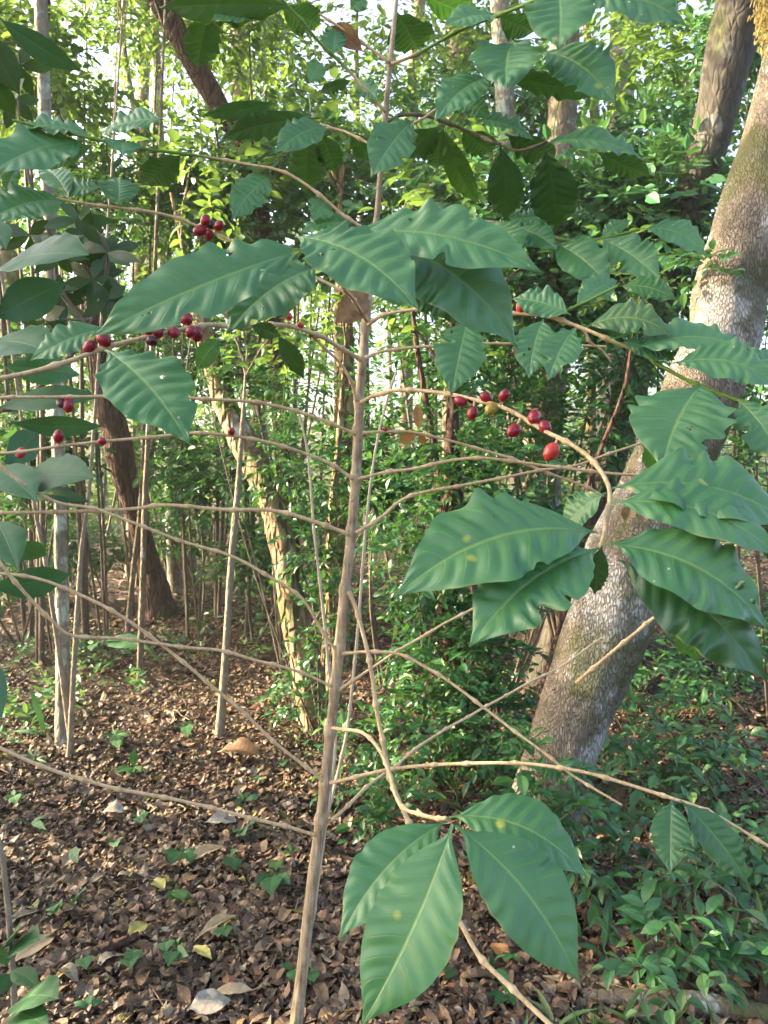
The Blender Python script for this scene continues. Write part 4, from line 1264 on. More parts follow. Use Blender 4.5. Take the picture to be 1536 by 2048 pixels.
seedling('upright bright green spear leaf beside the coffee stem', 582, 1722, 4, [(-4, -34, .02), (20, -6, 0), (-16, 2, -.05)], .3, 'leaf_young')
seedling('dark seedling with trailing leaves between the rosette and the coffee stem', 462, 1730, 10, [(6, 22, -.15), (-12, 14, -.1), (14, -18, .05)], .45)
seedling('dark oval leaf lying at the foot of the coffee stem', 588, 1960, 6, [(-26, -22, -.02), (16, 10, -.1)], .7)
seedling('pale green whorled seedling in front of the lichen covered trunk', 232, 1490, 12, [(-34, 8, -.1), (30, 2, -.05), (-14, -18, .1), (18, -16, .1), (6, 22, -.2), (-20, 22, -.2)], .34, 'seedling_pale')
seedling('dull green whorled seedling in front of the slim leaning pole tree', 372, 1470, 10, [(-26, 6, -.1), (24, 2, -.05), (-12, -14, .1), (16, -12, .1), (4, 16, -.2)], .34)
seedling('dark seedling at the left edge below the lowest branch', 30, 1602, 12, [(-22, 6, -.05), (22, 0, 0), (4, 18, -.12), (-6, -16, .1)], .45)
seedling('long pointed leaf sprouting low at the left', 62, 1660, 26, [(36, -2, 0), (30, 26, -.1), (-30, 10, -.05)], .25)
seedling('narrow sword leaf standing at the left beside the lichen trunk', 92, 1490, 10, [(-34, -112, .05), (-70, -6, 0)], .14, tab=SH_W)
seedling('small clover green seedling left of the heart shaped leaf', 115, 1820, 8, [(-14, -4, 0), (14, -6, 0), (2, 12, -.1), (-8, 10, -.1)], .6, 'seedling_pale')
seedling('large leaved sprout at the bottom edge left of centre', 178, 2060, 10, [(-30, -6, 0), (30, -16, .05), (4, -26, .1)], .5)
seedling('dark broad leaved sprout in front of the dark red trunk', 202, 1335, 50, [(-50, -6, -.2), (60, 0, -.2), (98, 14, -.3), (-20, 18, -.3), (20, -22, .1)], .34, 'leaf_dark')
seedling('fan of thin light green leaflets at the left', 72, 1545, 26, [(-30, -10, 0), (-18, -22, .05), (0, -26, .05), (16, -20, .05), (26, -8, 0), (24, 8, -.05), (-28, 6, -.05)], .15, 'seedling_pale', name='fern', cat='fern')
seedling('sword shaped blades arching beside the lowest leaf cluster', 985, 1960, 20, [(-2, -46, -.02), (26, -30, -.08), (40, 60, -.25), (-44, -36, -.05)], .16, tab=SH_W, name='blade_plant', cat='plant')
seedling('broad ribbed blades rising right of the low leaf cluster', 1206, 1930, 30, [(10, -90, .05), (-64, -10, -.05), (-8, 40, -.1), (16, -130, .1)], .17, 'seedling', tab=SH_W, name='blade_plant', cat='plant')
seedling('dark spreading sprout below the low leaf cluster', 1010, 2010, 14, [(-36, -4, -.05), (36, -10, 0), (20, 18, -.1), (-20, 16, -.12), (0, -26, .1)], .3)

for i in range(20):
    px_, py_ = (rng.uniform(20, 640), rng.uniform(1380, 2030)) if i < 12 else (rng.uniform(640, 1500), rng.uniform(1600, 2040))
    g_ = G(px_, py_)
    L_ = rng.uniform(10, 19)
    a0 = rng.uniform(0, 6.28)
    k_ = int(rng.integers(3, 6))
    seedling('tiny green seedling sprouting among the fallen leaves', px_, py_, rng.uniform(5, 12), [(L_ * math.cos(a0 + j * 6.28 / k_), -.45 * L_ * math.sin(a0 + j * 6.28 / k_), .12 * math.sin(a0 + j * 6.28 / k_)) for j in range(k_)], .5, ['seedling', 'seedling_pale', 'leaf_dark'][i % 3], group='tiny seedlings among the fallen leaves')

# notable fallen things
def fallen_leaf(label, px, py, ang, l, w, mat, fold=.3, lift=.03, arch=.1):
    g = G(px, py) + np.array([0, 0, lift])
    a = np.array([math.cos(ang), math.sin(ang), rng.uniform(-.1, .1)])
    v, q, uv = leaf_arrays(g - a * l / 2, g + a * l / 2, np.array([.1, -.25, 1.0]), w, arch=arch, fold=fold, wave=.08, nL=20, nW=8, waves=3, tab=BR_W, seed=int(px), bull=0)
    o = MB().add(v, q, None, uv).build('fallen_leaf', M[mat], loc=g)
    tag(o, label, 'fallen leaf')


fallen_leaf('bleached white fallen leaf left of the coffee stem', 442, 1658, .2, .13, .07, 'pale_leaf')
fallen_leaf('torn white fallen leaf at the bottom edge', 418, 2030, .4, .12, .08, 'pale_leaf', .1)
fallen_leaf('pale grey curled fallen leaf at the middle left', 228, 1628, .1, .10, .07, 'pale_leaf', .5)
fallen_leaf('large curled chestnut brown fallen leaf below the slim pole', 480, 1532, -.2, .24, .12, 'dead', .25, .05, .14)
fallen_leaf('pale yellow fallen leaf at the lower left', 274, 1884, 1.2, .10, .05, 'yellow_leaf')
fallen_leaf('yellow green fallen leaf left of the pale seedling', 318, 1786, 2.4, .08, .05, 'yellow_leaf')
fallen_leaf('yellow fallen leaf below the middle of the floor', 405, 1932, -.7, .09, .035, 'yellow_leaf')
fallen_leaf('long orange tan fallen leaf standing on edge', 434, 1880, .9, .17, .035, 'dead_tan', .7)
fallen_leaf('split tan fallen leaf beside the dark rosette seedling', 410, 1725, .7, .16, .05, 'dead_tan', .5)
fallen_leaf('broad tan fallen leaf at the lower left edge', 70, 1915, 1.0, .15, .07, 'dead_tan')
fallen_leaf('long tan fallen leaf at the bottom edge near the stem', 462, 2005, .1, .13, .035, 'dead_tan')
fallen_leaf('orange brown fallen leaf under the low leaf cluster', 1000, 1925, 2.0, .10, .05, 'dead_orange')
fallen_leaf('tan fallen leaf at the bottom right in the grass', 1290, 2035, .1, .12, .04, 'dead_tan')
fallen_leaf('standing tan dead leaf right of the big trunk', 1436, 1418, 1.3, .12, .06, 'dead_tan', .5, .06)

g1, g2 = G(60, 1958), G(275, 1912)
lg = (g1 + g2) / 2
mb = MB()
trunk_arrays(mb, np.array([g1 + [0, 0, .0], (g1 * .6 + g2 * .4) + [0, 0, .015], g2 + [0, .02, .045]]), np.array([.007, .022, .012]), 10, .02, .2)
tag(mb.build('fallen_branch', M['bark_dark'], loc=lg), 'dark brown rotting stick among the leaves at the lower left', 'fallen branch')
g1, g2 = G(1165, 1995), G(1560, 2035)
mb = MB()
trunk_arrays(mb, np.array([g1 + [0, 0, .01], (g1 + g2) / 2 + [0, .02, .02], g2 + [0, 0, .02]]), np.array([.022, .028, .03]), 12, .02, .12)
tag(mb.build('fallen_log', M['bark_mid'], loc=g1), 'slim brown fallen log in the grass at the bottom right', 'log')

# ================================================================== TREES ONE CAN TELL APART
tree_px('large leaning grey tree with scaly lichen spotted bark at the right', [(1050, 1800, 156, 2.62), (1088, 1620, 146, 2.65), (1122, 1500, 140, 2.67), (1158, 1400, 150, 2.70), (1210, 1260, 166, 2.74), (1255, 1130, 172, 2.78), (1330, 950, 155, 2.84), (1440, 690, 142, 2.92),
        (1462, 575, 138, 2.96), (1512, 440, 152, 3.0), (1575, 240, 145, 3.06), (1650, -40, 140, 3.12)], M['bark_big'], top=10.5, crown=2.2, sides=64, rough=.07, flare=.15, seed=1, step=.02)
big = C.objects.get('tree') or [o for o in C.objects if o.name.startswith('tree')][0]
mm = MB()
rm = np.random.default_rng(8)
pc, pd = in_blobs(rm, [(*P(1545, 40, 2.95), .06, .06, .13, 1), (*P(1530, 5, 2.95), .05, .05, .08, .6)], 700)
scatter(mm, T_S, pc, np.stack([rm.normal(0, .4, 700), rm.normal(0, .4, 700), -np.ones(700)], -1), rm.normal(size=(700, 3)), rm.uniform(.012, .03, 700), rm.random(700), .9)
mm.build('moss_clump', M['moss'], big, smooth=False, loc=tuple(big.location))
lf = MB()
pc, pd = in_blobs(rm, [(*P(1405, 545, 2.86), .06, .05, .05, 1)], 14)
sprays(lf, rm, pc, pd + np.array([-.6, -.5, 0]), 4, .05, T_F)
lf.build('sprout', M['vine'], big, smooth=False, loc=tuple(big.location))

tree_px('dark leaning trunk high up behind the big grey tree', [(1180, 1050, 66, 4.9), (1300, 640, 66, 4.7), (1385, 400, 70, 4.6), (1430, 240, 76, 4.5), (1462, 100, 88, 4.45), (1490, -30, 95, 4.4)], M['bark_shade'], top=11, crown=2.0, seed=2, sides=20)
tree_px('dark red rotting trunk leaning left among the thin trees', [(318, 1236, 74, 7.3), (300, 1130, 46, 7.2), (275, 1040, 40, 7.1), (250, 950, 50, 7.0), (224, 830, 52, 6.9), (205, 740, 46, 6.8), (188, 640, 40, 6.7), (165, 500, 30, 6.6)], M['bark_dark'], top=8, crown=2.4, seed=3, sides=20, rough=.16)
tree_px('trunk with sun patches painted in its bark, leaning left behind the coffee shrub, wrapped in small vines', [(632, 1432, 62, 4.2), (612, 1330, 56, 4.22), (590, 1230, 56, 4.25), (565, 1090, 52, 4.3), (535, 985, 52, 4.35), (495, 900, 54, 4.4), (452, 815, 46, 4.45), (420, 710, 38, 4.5), (392, 600, 34, 4.5), (372, 520, 12, 4.5)], M['bark_sunlit'], top=3.0, crown=.5, seed=4, sides=24, rough=.16)
tree_px('slim straight pale pole tree left of the coffee stem', [(438, 1482, 18, 4.02), (452, 1300, 15, 4.05), (463, 1120, 14, 4.08), (474, 1000, 12, 4.1), (484, 860, 9, 4.12), (488, 800, 7, 4.15)], M['bark_pale'], top=2.1, crown=.42, seed=5, sides=14, rough=.06)
tree_px('straight lichen spotted trunk at the left', [(128, 1512, 30, 3.9), (126, 1350, 27, 3.92), (124, 1200, 26, 3.95), (120, 1000, 25, 3.98), (110, 700, 24, 4.0), (97, 400, 24, 4.05), (85, 90, 24, 4.1)], M['bark_grey'], top=8, crown=2.0, seed=6, sides=18)
tree_px('thin pale sapling leaning left, left of the pair by the lichen trunk', [(146, 1520, 11, 3.75), (128, 1380, 11, 3.76), (110, 1250, 10, 3.78), (92, 1130, 10, 3.8), (72, 1030, 9, 3.82), (45, 850, 7, 3.85)], M['bark_pale'], top=4.5, crown=.8, seed=7, sides=10, flare=0, name='sapling', cat='sapling')
tree_px('thin pale sapling leaning right, crossing in front of the lichen trunk', [(138, 1515, 11, 3.72), (147, 1350, 11, 3.74), (156, 1200, 10, 3.76), (164, 1090, 9, 3.78), (178, 980, 8, 3.8), (186, 880, 7, 3.82)], M['bark_pale'], top=4.2, crown=.8, seed=8, sides=10, flare=0, name='sapling', cat='sapling')
tree_px('thin dark sapling standing before the dark red trunk', [(278, 1380, 13, 5.1), (284, 1200, 12, 5.1), (290, 1000, 11, 5.1), (297, 850, 9, 5.1)], M['bark_mid'], top=5, crown=1.0, seed=9, sides=8, flare=0, name='sapling', cat='sapling')
tree_px('second thin dark sapling touching the left side of the dark red trunk', [(256, 1255, 12, 6.6), (268, 1130, 11, 6.6), (282, 1000, 10, 6.6), (290, 800, 8, 6.6)], M['bark_mid'], top=5, crown=1.0, seed=10, sides=8, flare=0, name='sapling', cat='sapling')
tree_px('forked pale lichen trunk right of the dark red trunk', [(352, 1160, 32, 8.6), (345, 1050, 28, 8.6), (342, 920, 26, 8.6), (335, 700, 24, 8.6), (325, 450, 22, 8.6)], M['bark_grey'], top=9, crown=2.2, seed=11, sides=14)
tree_px('curved dark trunk beside the forked pale trunk', [(378, 1140, 30, 8.9), (366, 1010, 28, 8.9), (372, 900, 24, 8.9), (352, 780, 20, 8.9)], M['bark_mid'], top=7, crown=1.6, seed=12, sides=12)
tree_px('straight brown trunk behind the green berries', [(535, 1130, 34, 8.4), (522, 960, 32, 8.4), (512, 760, 30, 8.4), (502, 550, 32, 8.4), (488, 250, 44, 8.4)], M['bark_mid'], top=9, crown=2.2, seed=13, sides=14)
tree_px('brown trunk directly behind the coffee stem', [(672, 1290, 52, 5.6), (678, 1080, 48, 5.6), (690, 900, 46, 5.6), (690, 760, 42, 5.6), (686, 640, 36, 5.6), (684, 520, 20, 5.6)], M['bark_sunlit'], top=3.6, crown=0.6, seed=14, sides=16)
tree_px('slim sunlit trunk between the coffee stem and the vine wrapped trunk', [(668, 1415, 27, 4.6), (664, 1300, 26, 4.6), (660, 1200, 24, 4.6), (664, 1050, 20, 4.6), (676, 900, 13, 4.6)], M['bark_sunlit'], top=2.3, crown=.4, seed=15, sides=12)
tree_px('stout dark trunk behind the hanging spotted leaves', [(1075, 1240, 84, 5.6), (1080, 1000, 82, 5.6), (1088, 860, 80, 5.6), (1100, 720, 74, 5.6), (1110, 560, 66, 5.6), (1120, 300, 56, 5.6), (1130, 100, 52, 5.6)], M['bark_mid'], top=11, crown=2.0, seed=16, sides=18)
tree_px('pale trunk leaning against the stout dark trunk', [(1040, 1230, 48, 5.9), (1038, 900, 46, 5.9), (1036, 720, 44, 5.9), (1030, 500, 40, 5.9), (1010, 200, 38, 5.9)], M['bark_grey'], top=11, crown=1.6, seed=17, sides=14)
tree_px('thin dark crooked sapling right of the coffee stem', [(905, 1240, 13, 3.9), (882, 990, 14, 3.9), (862, 860, 13, 3.9), (848, 780, 12, 3.9), (832, 680, 10, 3.9), (822, 560, 6, 3.9)], M['bark_dark'], top=2.75, crown=.4, seed=18, sides=8, flare=0, name='sapling', cat='sapling')
tree_px('reddish vine wrapped trunk under the dark bush', [(905, 1490, 60, 3.7), (905, 1330, 52, 3.7), (900, 1180, 48, 3.7), (905, 1000, 42, 3.7), (905, 860, 28, 3.72)], M['bark_dark'], top=2.2, crown=.4, seed=19, sides=14, rough=.2)
tree_px('thin reddish leaning sapling left of the big grey tree', [(1060, 1510, 17, 3.2), (1090, 1360, 15, 3.25), (1125, 1240, 14, 3.3), (1152, 1120, 12, 3.32), (1180, 960, 10, 3.35), (1245, 790, 9, 3.4), (1262, 700, 6, 3.4)], M['bark_dark'], top=2.3, crown=.3, seed=20, sides=8, flare=0, name='sapling', cat='sapling')
tree_px('reddish brown liana trunk slanting across the top left', [(520, 420, 36, 6.4), (440, 220, 40, 6.3), (385, 120, 44, 6.2), (325, 15, 44, 6.1), (270, -90, 42, 6.0)], M['bark_dark'], top=0, crown=None, seed=21, sides=12, flare=0)
tree_px('pale trunk at the top left with sky beside it', [(270, 1080, 34, 9.6), (278, 700, 36, 9.6), (285, 300, 24, 9.6), (290, 0, 24, 9.6)], M['bark_pale'], top=10, crown=2.4, seed=22, sides=12)
tree_px('pale trunk at the top centre behind the upper leaves', [(905, 1060, 46, 9.0), (910, 600, 46, 9.0), (915, 250, 48, 9.0), (920, 20, 48, 9.0)], M['bark_pale'], top=10, crown=2.4, seed=23, sides=14)
tree_px('grey trunk at the top right behind the drooping leaves', [(1215, 1060, 52, 8.0), (1225, 600, 54, 8.0), (1238, 250, 50, 8.0), (1250, 30, 56, 8.0)], M['bark_grey'], top=10, crown=2.4, seed=24, sides=14)
tree_px('slender sunlit trunk between the two top right trunks', [(1180, 1060, 20, 8.6), (1186, 500, 20, 8.6), (1190, 250, 20, 8.6), (1180, 140, 16, 8.6)], M['bark_sunlit'], top=8, crown=1.6, seed=25, sides=10)
tree_px('pale trunk rising in the bright gap right of the coffee stem top', [(812, 1050, 24, 11), (815, 500, 26, 11), (825, 180, 26, 11), (835, 60, 26, 11)], M['bark_pale'], top=11, crown=2.0, seed=26, sides=10)
tree_px('pale mid distance trunk at the far left edge', [(30, 1190, 40, 8.2), (22, 800, 40, 8.2), (12, 400, 44, 8.2), (5, 100, 46, 8.2)], M['bark_pale'], top=9, crown=2.2, seed=27, sides=12)

# thin trees of the forest behind, which nothing tells apart
rf = np.random.default_rng(99)
slots = []
tries = 0
while len(slots) < 30 and tries < 4000:
    tries += 1
    y = 10.5 + 19 * rf.random() ** 1.1
    x = rf.uniform(-1, 1) * (1.0 + .62 * y)
    if all((x - a) ** 2 + (y - b) ** 2 > .55 for a, b in slots):
        slots.append((x, y))
for i, (x, y) in enumerate(slots):
    h = rf.uniform(9, 13)
    lean = rf.normal(0, .06, 2) * h
    z0 = float(gz(x, y))
    path = [np.array([x, y, z0 - .1]), np.array([x + lean[0] * .3 + rf.normal(0, .06), y + lean[1] * .3, h * .35]), np.array([x + lean[0] * .6 + rf.normal(0, .08), y + lean[1] * .6, h * .7]), np.array([x + lean[0], y + lean[1], h])]
    rr = rf.choice([.03, .04, .055, .08, .11])
    tree('slender tree deep in the forest, thin trunk under a high leafy crown', path, [rr, rr * .85, rr * .65, rr * .3], M[rf.choice(['bark_pale', 'bark_grey', 'bark_mid', 'bark_shade'])], top=0, crown=rf.uniform(.9, 1.4), seed=200 + i, sides=8, step=.3,
         group='slender trees deep in the forest', limbs=2, name='slender_tree')


# ================================================================== LEAFY TREES AND BUSHES
def B(px, py, d, rx, ry, rz, w=1.0):
    return (*P(px, py, d), rx, ry, rz, w)


def gbase(px, d):
    p = P(px, 1000, d)
    return (p[0], p[1], float(gz(p[0], p[1])))


bush('vine_thicket', 'dense pale green vine thicket left of the big grey tree', 'vine thicket', gbase(1150, 4.9), [B(1000, 430, 4.9, .5, .35, .36), B(1180, 430, 4.8, .55, .35, .38, 1.2), B(1330, 400, 4.7, .4, .3, .34), B(1080, 560, 5.0, .5, .3, .25), B(1260, 560, 4.8, .4, .3, .32), B(900, 330, 5.2, .35, .3, .22, .5)],
     1150, .075, 'vine', nl=6, face=.9, seed=1, stems=8, stem_r=.014, twigs=True, width=1.35)
bush('vine_thicket', 'pale green leafy vine mass behind the middle of the coffee stem', 'vine thicket', gbase(640, 6.0), [B(620, 330, 6.2, .5, .35, .3), B(760, 400, 5.8, .45, .35, .35), B(640, 470, 6.2, .5, .3, .25, .7), B(480, 420, 6.6, .4, .3, .3, .6)],
     700, .075, 'vine', nl=6, face=.9, seed=2, stems=6, stem_r=.012, width=1.3)
bush('small_leaved_bush', 'dark green small leaved bush right of the coffee stem', 'bush', gbase(930, 3.6), [B(900, 1000, 3.6, .26, .25, .22), B(1010, 970, 3.65, .28, .25, .24), B(830, 1120, 3.55, .2, .2, .24), B(960, 1110, 3.6, .3, .25, .22), B(900, 900, 3.75, .3, .25, .2, .7), B(1060, 1080, 3.7, .2, .2, .2, .6), B(880, 1300, 3.5, .26, .22, .22), B(850, 1450, 3.45, .22, .2, .2), B(990, 1440, 3.4, .2, .2, .18), B(960, 1290, 3.5, .22, .2, .2, .7)],
     980, .047, 'bush', T_F, nl=7, seed=3, stems=12, twigs=True)
bush('climbing_vine', 'small leaved vine climbing the leaning trunk with painted sun patches', 'vine', gbase(640, 4.05), [B(600, 1080, 4.1, .13, .12, .26), B(645, 1240, 4.0, .11, .12, .26), B(620, 1400, 4.0, .13, .12, .16), B(560, 930, 4.2, .14, .12, .2), B(640, 960, 4.3, .14, .12, .2), B(480, 760, 4.4, .16, .12, .14), B(430, 690, 4.45, .14, .12, .18, .7), B(650, 1120, 4.3, .14, .12, .2)],
     410, .042, 'bush', T_F, nl=6, seed=4, stems=8, stem_r=.005, twigs=True)
bush('leafy_bush', 'bright green bush in the gap between the left trunks and the coffee stem', 'bush', gbase(560, 5.4), [B(520, 830, 5.6, .3, .25, .3), B(600, 760, 5.5, .25, .25, .25), B(600, 920, 5.4, .25, .25, .3), B(440, 930, 5.8, .25, .2, .3, .6), B(760, 770, 5.2, .2, .2, .3, .5), B(790, 1000, 4.6, .2, .2, .3, .6)],
     430, .055, 'vine', nl=6, seed=5, stems=8)
bush('leafy_bush', 'dark bush behind the hanging berries right of the stem', 'bush', gbase(1000, 4.4), [B(940, 720, 4.5, .3, .25, .25), B(1180, 860, 4.4, .35, .25, .25), B(1020, 840, 4.5, .3, .25, .2), B(1240, 700, 4.5, .3, .25, .2), B(860, 560, 4.6, .3, .25, .2, .6), B(890, 690, 4.8, .3, .25, .25), B(1080, 680, 4.9, .35, .25, .25)],
     1000, .055, 'bush', nl=6, seed=6, stems=8)
bush('leafy_bush', 'green bush behind the big grey tree at the right edge', 'bush', gbase(1560, 4.2), [B(1540, 700, 4.2, .3, .25, .4), B(1520, 960, 4.2, .3, .25, .3), B(1480, 1250, 4.4, .3, .25, .15), B(1560, 500, 4.3, .25, .25, .4), B(1400, 1330, 4.6, .35, .3, .12, .6)],
     520, .06, 'bush', nl=6, seed=7, stems=8)

for k, (label, px, py, d, rx, rz, n, mt) in enumerate((
        ('mid green leafy shrub between the dark red trunk and the forked trunk', 300, 900, 8.2, .5, .35, 200, 'bush'), ('mid green leafy shrub behind the fruiting branch at the left', 250, 620, 7.4, .7, .45, 300, 'vine'),
        ('leafy shrub hiding the foot of the forked pale trunk', 400, 1060, 8.4, .6, .25, 160, 'bush'), ('tall leafy shrub behind the leaning ochre trunk', 420, 740, 7.2, .55, .5, 330, 'bush'),
        ('leafy shrub low behind the straight brown trunk', 545, 1040, 7.6, .5, .3, 200, 'vine'), ('leafy shrub above the middle leaves, left of the coffee stem', 560, 300, 6.8, .65, .4, 330, 'bush'),
        ('leafy shrub behind the upper right leaves', 960, 210, 6.4, .7, .35, 330, 'vine'), ('leafy shrub at the far left behind the lichen trunk', 60, 720, 7.0, .6, .5, 300, 'bush'),
        ('dim leafy shrub low at the far left', 60, 1120, 7.8, .7, .22, 170, 'bush'), ('leafy shrub high behind the dark leaved shrub', 190, 420, 6.2, .6, .35, 280, 'bush'), ('leafy shrub under the dark leaning trunk at the right', 1300, 320, 5.6, .55, .3, 300, 'vine'),
        ('dark fine leaved shrub beside the lichen trunk, behind the broad leaves', 95, 880, 6.0, .3, .35, 190, 'bush'), ('dark fine leaved shrub at the foot of the dark red trunk, left side', 190, 1090, 8.0, .4, .25, 170, 'bush'),
        ('dark shrub between the dark red trunk and the slim pole', 395, 930, 6.4, .35, .4, 230, 'bush'), ('low dark shrub right of the slim pole', 500, 1110, 6.2, .35, .25, 170, 'bush'), ('dark shrub at the left edge behind the broad leaved sapling', 30, 960, 6.2, .4, .35, 230, 'bush'),
        ('dark fine leaved shrub just right of the coffee stem', 770, 900, 5.0, .3, .4, 230, 'bush'), ('leafy shrub filling the gap above the dark leaning trunk', 1440, 140, 6.2, .6, .4, 260, 'vine'), ('dark leafy shrub behind the red fruit twig high at the left', 360, 400, 6.4, .5, .3, 230, 'bush'))):
    c = P(px, py, d)
    bl = []
    for _ in range(6):
        q = nrm(rf.normal(size=3)) * np.array([rx, rx, rz]) * rf.uniform(.3, .85)
        bl.append((*(c + q), rx * rf.uniform(.35, .6), rx * .5, rz * rf.uniform(.4, .65), 1))
    bush('leafy_shrub', label, 'shrub', (c[0], c[1], float(gz(c[0], c[1]))), bl, n, .065, mt, nl=7, seed=130 + k, stems=3, stem_r=.012, width=1.2, face=.5)

# young small leaved saplings at the right, in front of and beside the big tree
for k, (label, px, py, h, w, n) in enumerate((
        ('small leaved green shoots in front of the foot of the big grey tree', 1120, 1850, 380, 110, 60),
        ('pale leaved low bush just right of the big grey tree', 1290, 1620, 200, 120, 46),
        ('leafy shoots at the right edge above the spotted leaf pair', 1470, 1640, 190, 110, 46),
        ('small leaved bush behind the spotted leaf pair', 1400, 1560, 140, 120, 38),
        ('leafy sapling below the spotted leaf pair', 1260, 1790, 190, 80, 26),
        ('dark low bush at the right edge below the spotted leaf pair', 1460, 1800, 130, 100, 36),
        ('leaning small leaved shoot at the lower right', 1390, 1950, 240, 70, 24),
        ('small bright leaved sapling in the lower right corner', 1320, 2010, 150, 60, 16),
        ('low shoots at the right edge in the grass', 1530, 1960, 160, 70, 22),
        ('yellowish tipped low bush right of the big grey trunk', 1330, 1440, 110, 120, 40),
        ('small shoots between the big trunk foot and the low leaf cluster', 1010, 1580, 110, 70, 28),
        ('dark green low shoots at the foot of the coffee stem right side', 720, 1610, 150, 60, 40),
        ('small sapling behind the dry upright shoot', 790, 1690, 130, 60, 30),
        ('low green shoots between the vine wrapped trunk and the coffee stem', 590, 1440, 110, 70, 30))):
    g = G(px, py)
    d = g[1]
    hh, ww = h * d / F, w * d / F
    bl = [(g[0] + rf.normal(0, ww * .4), g[1] + rf.normal(0, ww * .3), g[2] + hh * q, ww * .55, ww * .5, hh * .26, 1) for q in (.35, .6, .85, .7)]
    bush('young_sapling', label, 'sapling', g, bl, n, .052 if px > 1000 else .046, 'weed' if k % 3 else 'bush', T_F, nl=7, seed=20 + k, stems=5, stem_r=.004, twigs=True, droop=.35)

# leafy understorey trees: sunlit leaves against the sky
UT = [
    ('leafy understorey tree hanging over the top left, sky gaps beside it', 20, 110, 6.5, .7, 1.0, .8, 260), ('yellow green leafy tree left of the sky gap', 60, 330, 7.5, 1.2, 1.0, .9, 300), ('bushy sunlit tree below the sky gap at the left', 240, 380, 8.0, 1.1, 1.0, .5, 280),
    ('leafy tree above the bright gap left of centre', 590, 190, 8.5, .7, 1.0, .8, 200), ('yellow green tree behind the top of the coffee stem', 640, 120, 8.0, .9, 1.0, 1.0, 300), ('sunlit leafy tree right of the coffee stem top', 880, 60, 8.5, 1.1, 1.0, .8, 320),
    ('leafy tree at the top right of centre', 1080, 200, 8.2, 1.0, 1.0, .8, 320), ('bright leafy tree behind the leaning dark trunk', 1310, 200, 7.0, .9, .9, 1.0, 320), ('pale feathery tree at the right behind the big trunk', 1500, 330, 7.5, .7, .8, 1.0, 220),
    ('low sunlit tree behind the fruiting twig at the left', 330, 520, 9.5, 1.2, 1.0, .8, 260), ('leafy tree behind the dark left shrub', 120, 560, 9.0, 1.2, 1.0, .9, 260), ('yellow green tree behind the vine mass in the centre', 860, 260, 9.5, 1.2, 1.0, .7, 260),
    ('green tree deep behind the straight brown trunk', 560, 560, 11.0, 1.3, 1.2, 1.0, 260), ('green tree deep behind the coffee stem', 780, 600, 10.5, 1.2, 1.2, 1.0, 240), ('sunlit tree deep behind the dark bush', 1010, 640, 10.5, 1.5, 1.2, 1.0, 240), ('sunlit tree deep behind the big grey trunk', 1350, 640, 10.0, 1.5, 1.2, 1.2, 240),
    ('low leafy tree between the lichen trunk and the dark red trunk, far back', 190, 760, 11.0, .9, .8, .6, 150), ('low pale green tree far back behind the forked trunk', 420, 860, 13.0, 1.1, .8, .7, 170), ('low leafy tree far back at the left edge', 40, 860, 11.5, 1.0, .8, .6, 170),
    ('leafy tree far back above the curved dark trunk', 400, 660, 12.0, 1.1, .9, .6, 170), ('small leafy tree far back between the pole tree and the vine wrapped trunk', 490, 1000, 10.0, .7, .6, .5, 110), ('dense leafy tree high behind the lichen covered trunk', 150, 230, 6.0, .8, .7, .5, 230),
    ('leafy tree behind the liana trunk at the top left', 420, 330, 7.0, .8, .7, .45, 240), ('leafy tree at the top left corner, dark against the sky', 40, 60, 5.6, .6, .6, .4, 170), ('leafy tree hanging above the bright gap at the top', 480, 20, 6.5, .7, .7, .35, 170),
    ('thinly leaved tree across the sky gap at the upper left', 250, 150, 9.0, .9, .8, .7, 120), ('low bush far back in the gap left of the big grey trunk', 1160, 1050, 9.0, 1.0, .8, .5, 160),
]
for k, (label, px, py, d, rx, ry, rz, n) in enumerate(UT):
    ns, ll_ = .85, .082
    c = P(px, py, d)
    bl = []
    for _ in range(7):
        q = nrm(rf.normal(size=3)) * np.array([rx, ry, rz]) * rf.uniform(.3, .85)
        bl.append((*(c + q), rx * rf.uniform(.35, .6), ry * rf.uniform(.35, .6), rz * rf.uniform(.35, .6), 1))
    bush('understorey_tree', label, 'tree', (c[0], c[1], float(gz(c[0], c[1]))), bl, int(n * ns), ll_, 'canopy', nl=7, seed=60 + k, stems=2, stem_r=.022, stem_mat='dark_twig', width=1.15)


# the wood beyond, which reads as one mass
def far_wood():
    r = np.random.default_rng(55)
    mb = MB()
    n = 15000
    y = r.uniform(15, 34, n)
    x = r.uniform(-1, 1, n) * (2 + .75 * y)
    z = 0.2 + 7.0 * r.random(n) ** 1.9 * (1 + .03 * (y - 19))
    dens = vnoise(np.stack([x * .35 + 60, y * .35, z * .5], -1), 17)
    keep = (dens > .34 + .035 * z)
    p = np.stack([x, y, z], -1)[keep]
    sprays(mb, r, p, r.normal(size=p.shape) * np.array([1, 1, .4]), 7, .22, T_S)
    o = mb.build('distant_woods', M['canopy'], smooth=False)
    tag(o, 'far mass of sunlit green foliage closing the view between the trunks', 'woods', kind='stuff')


far_wood()

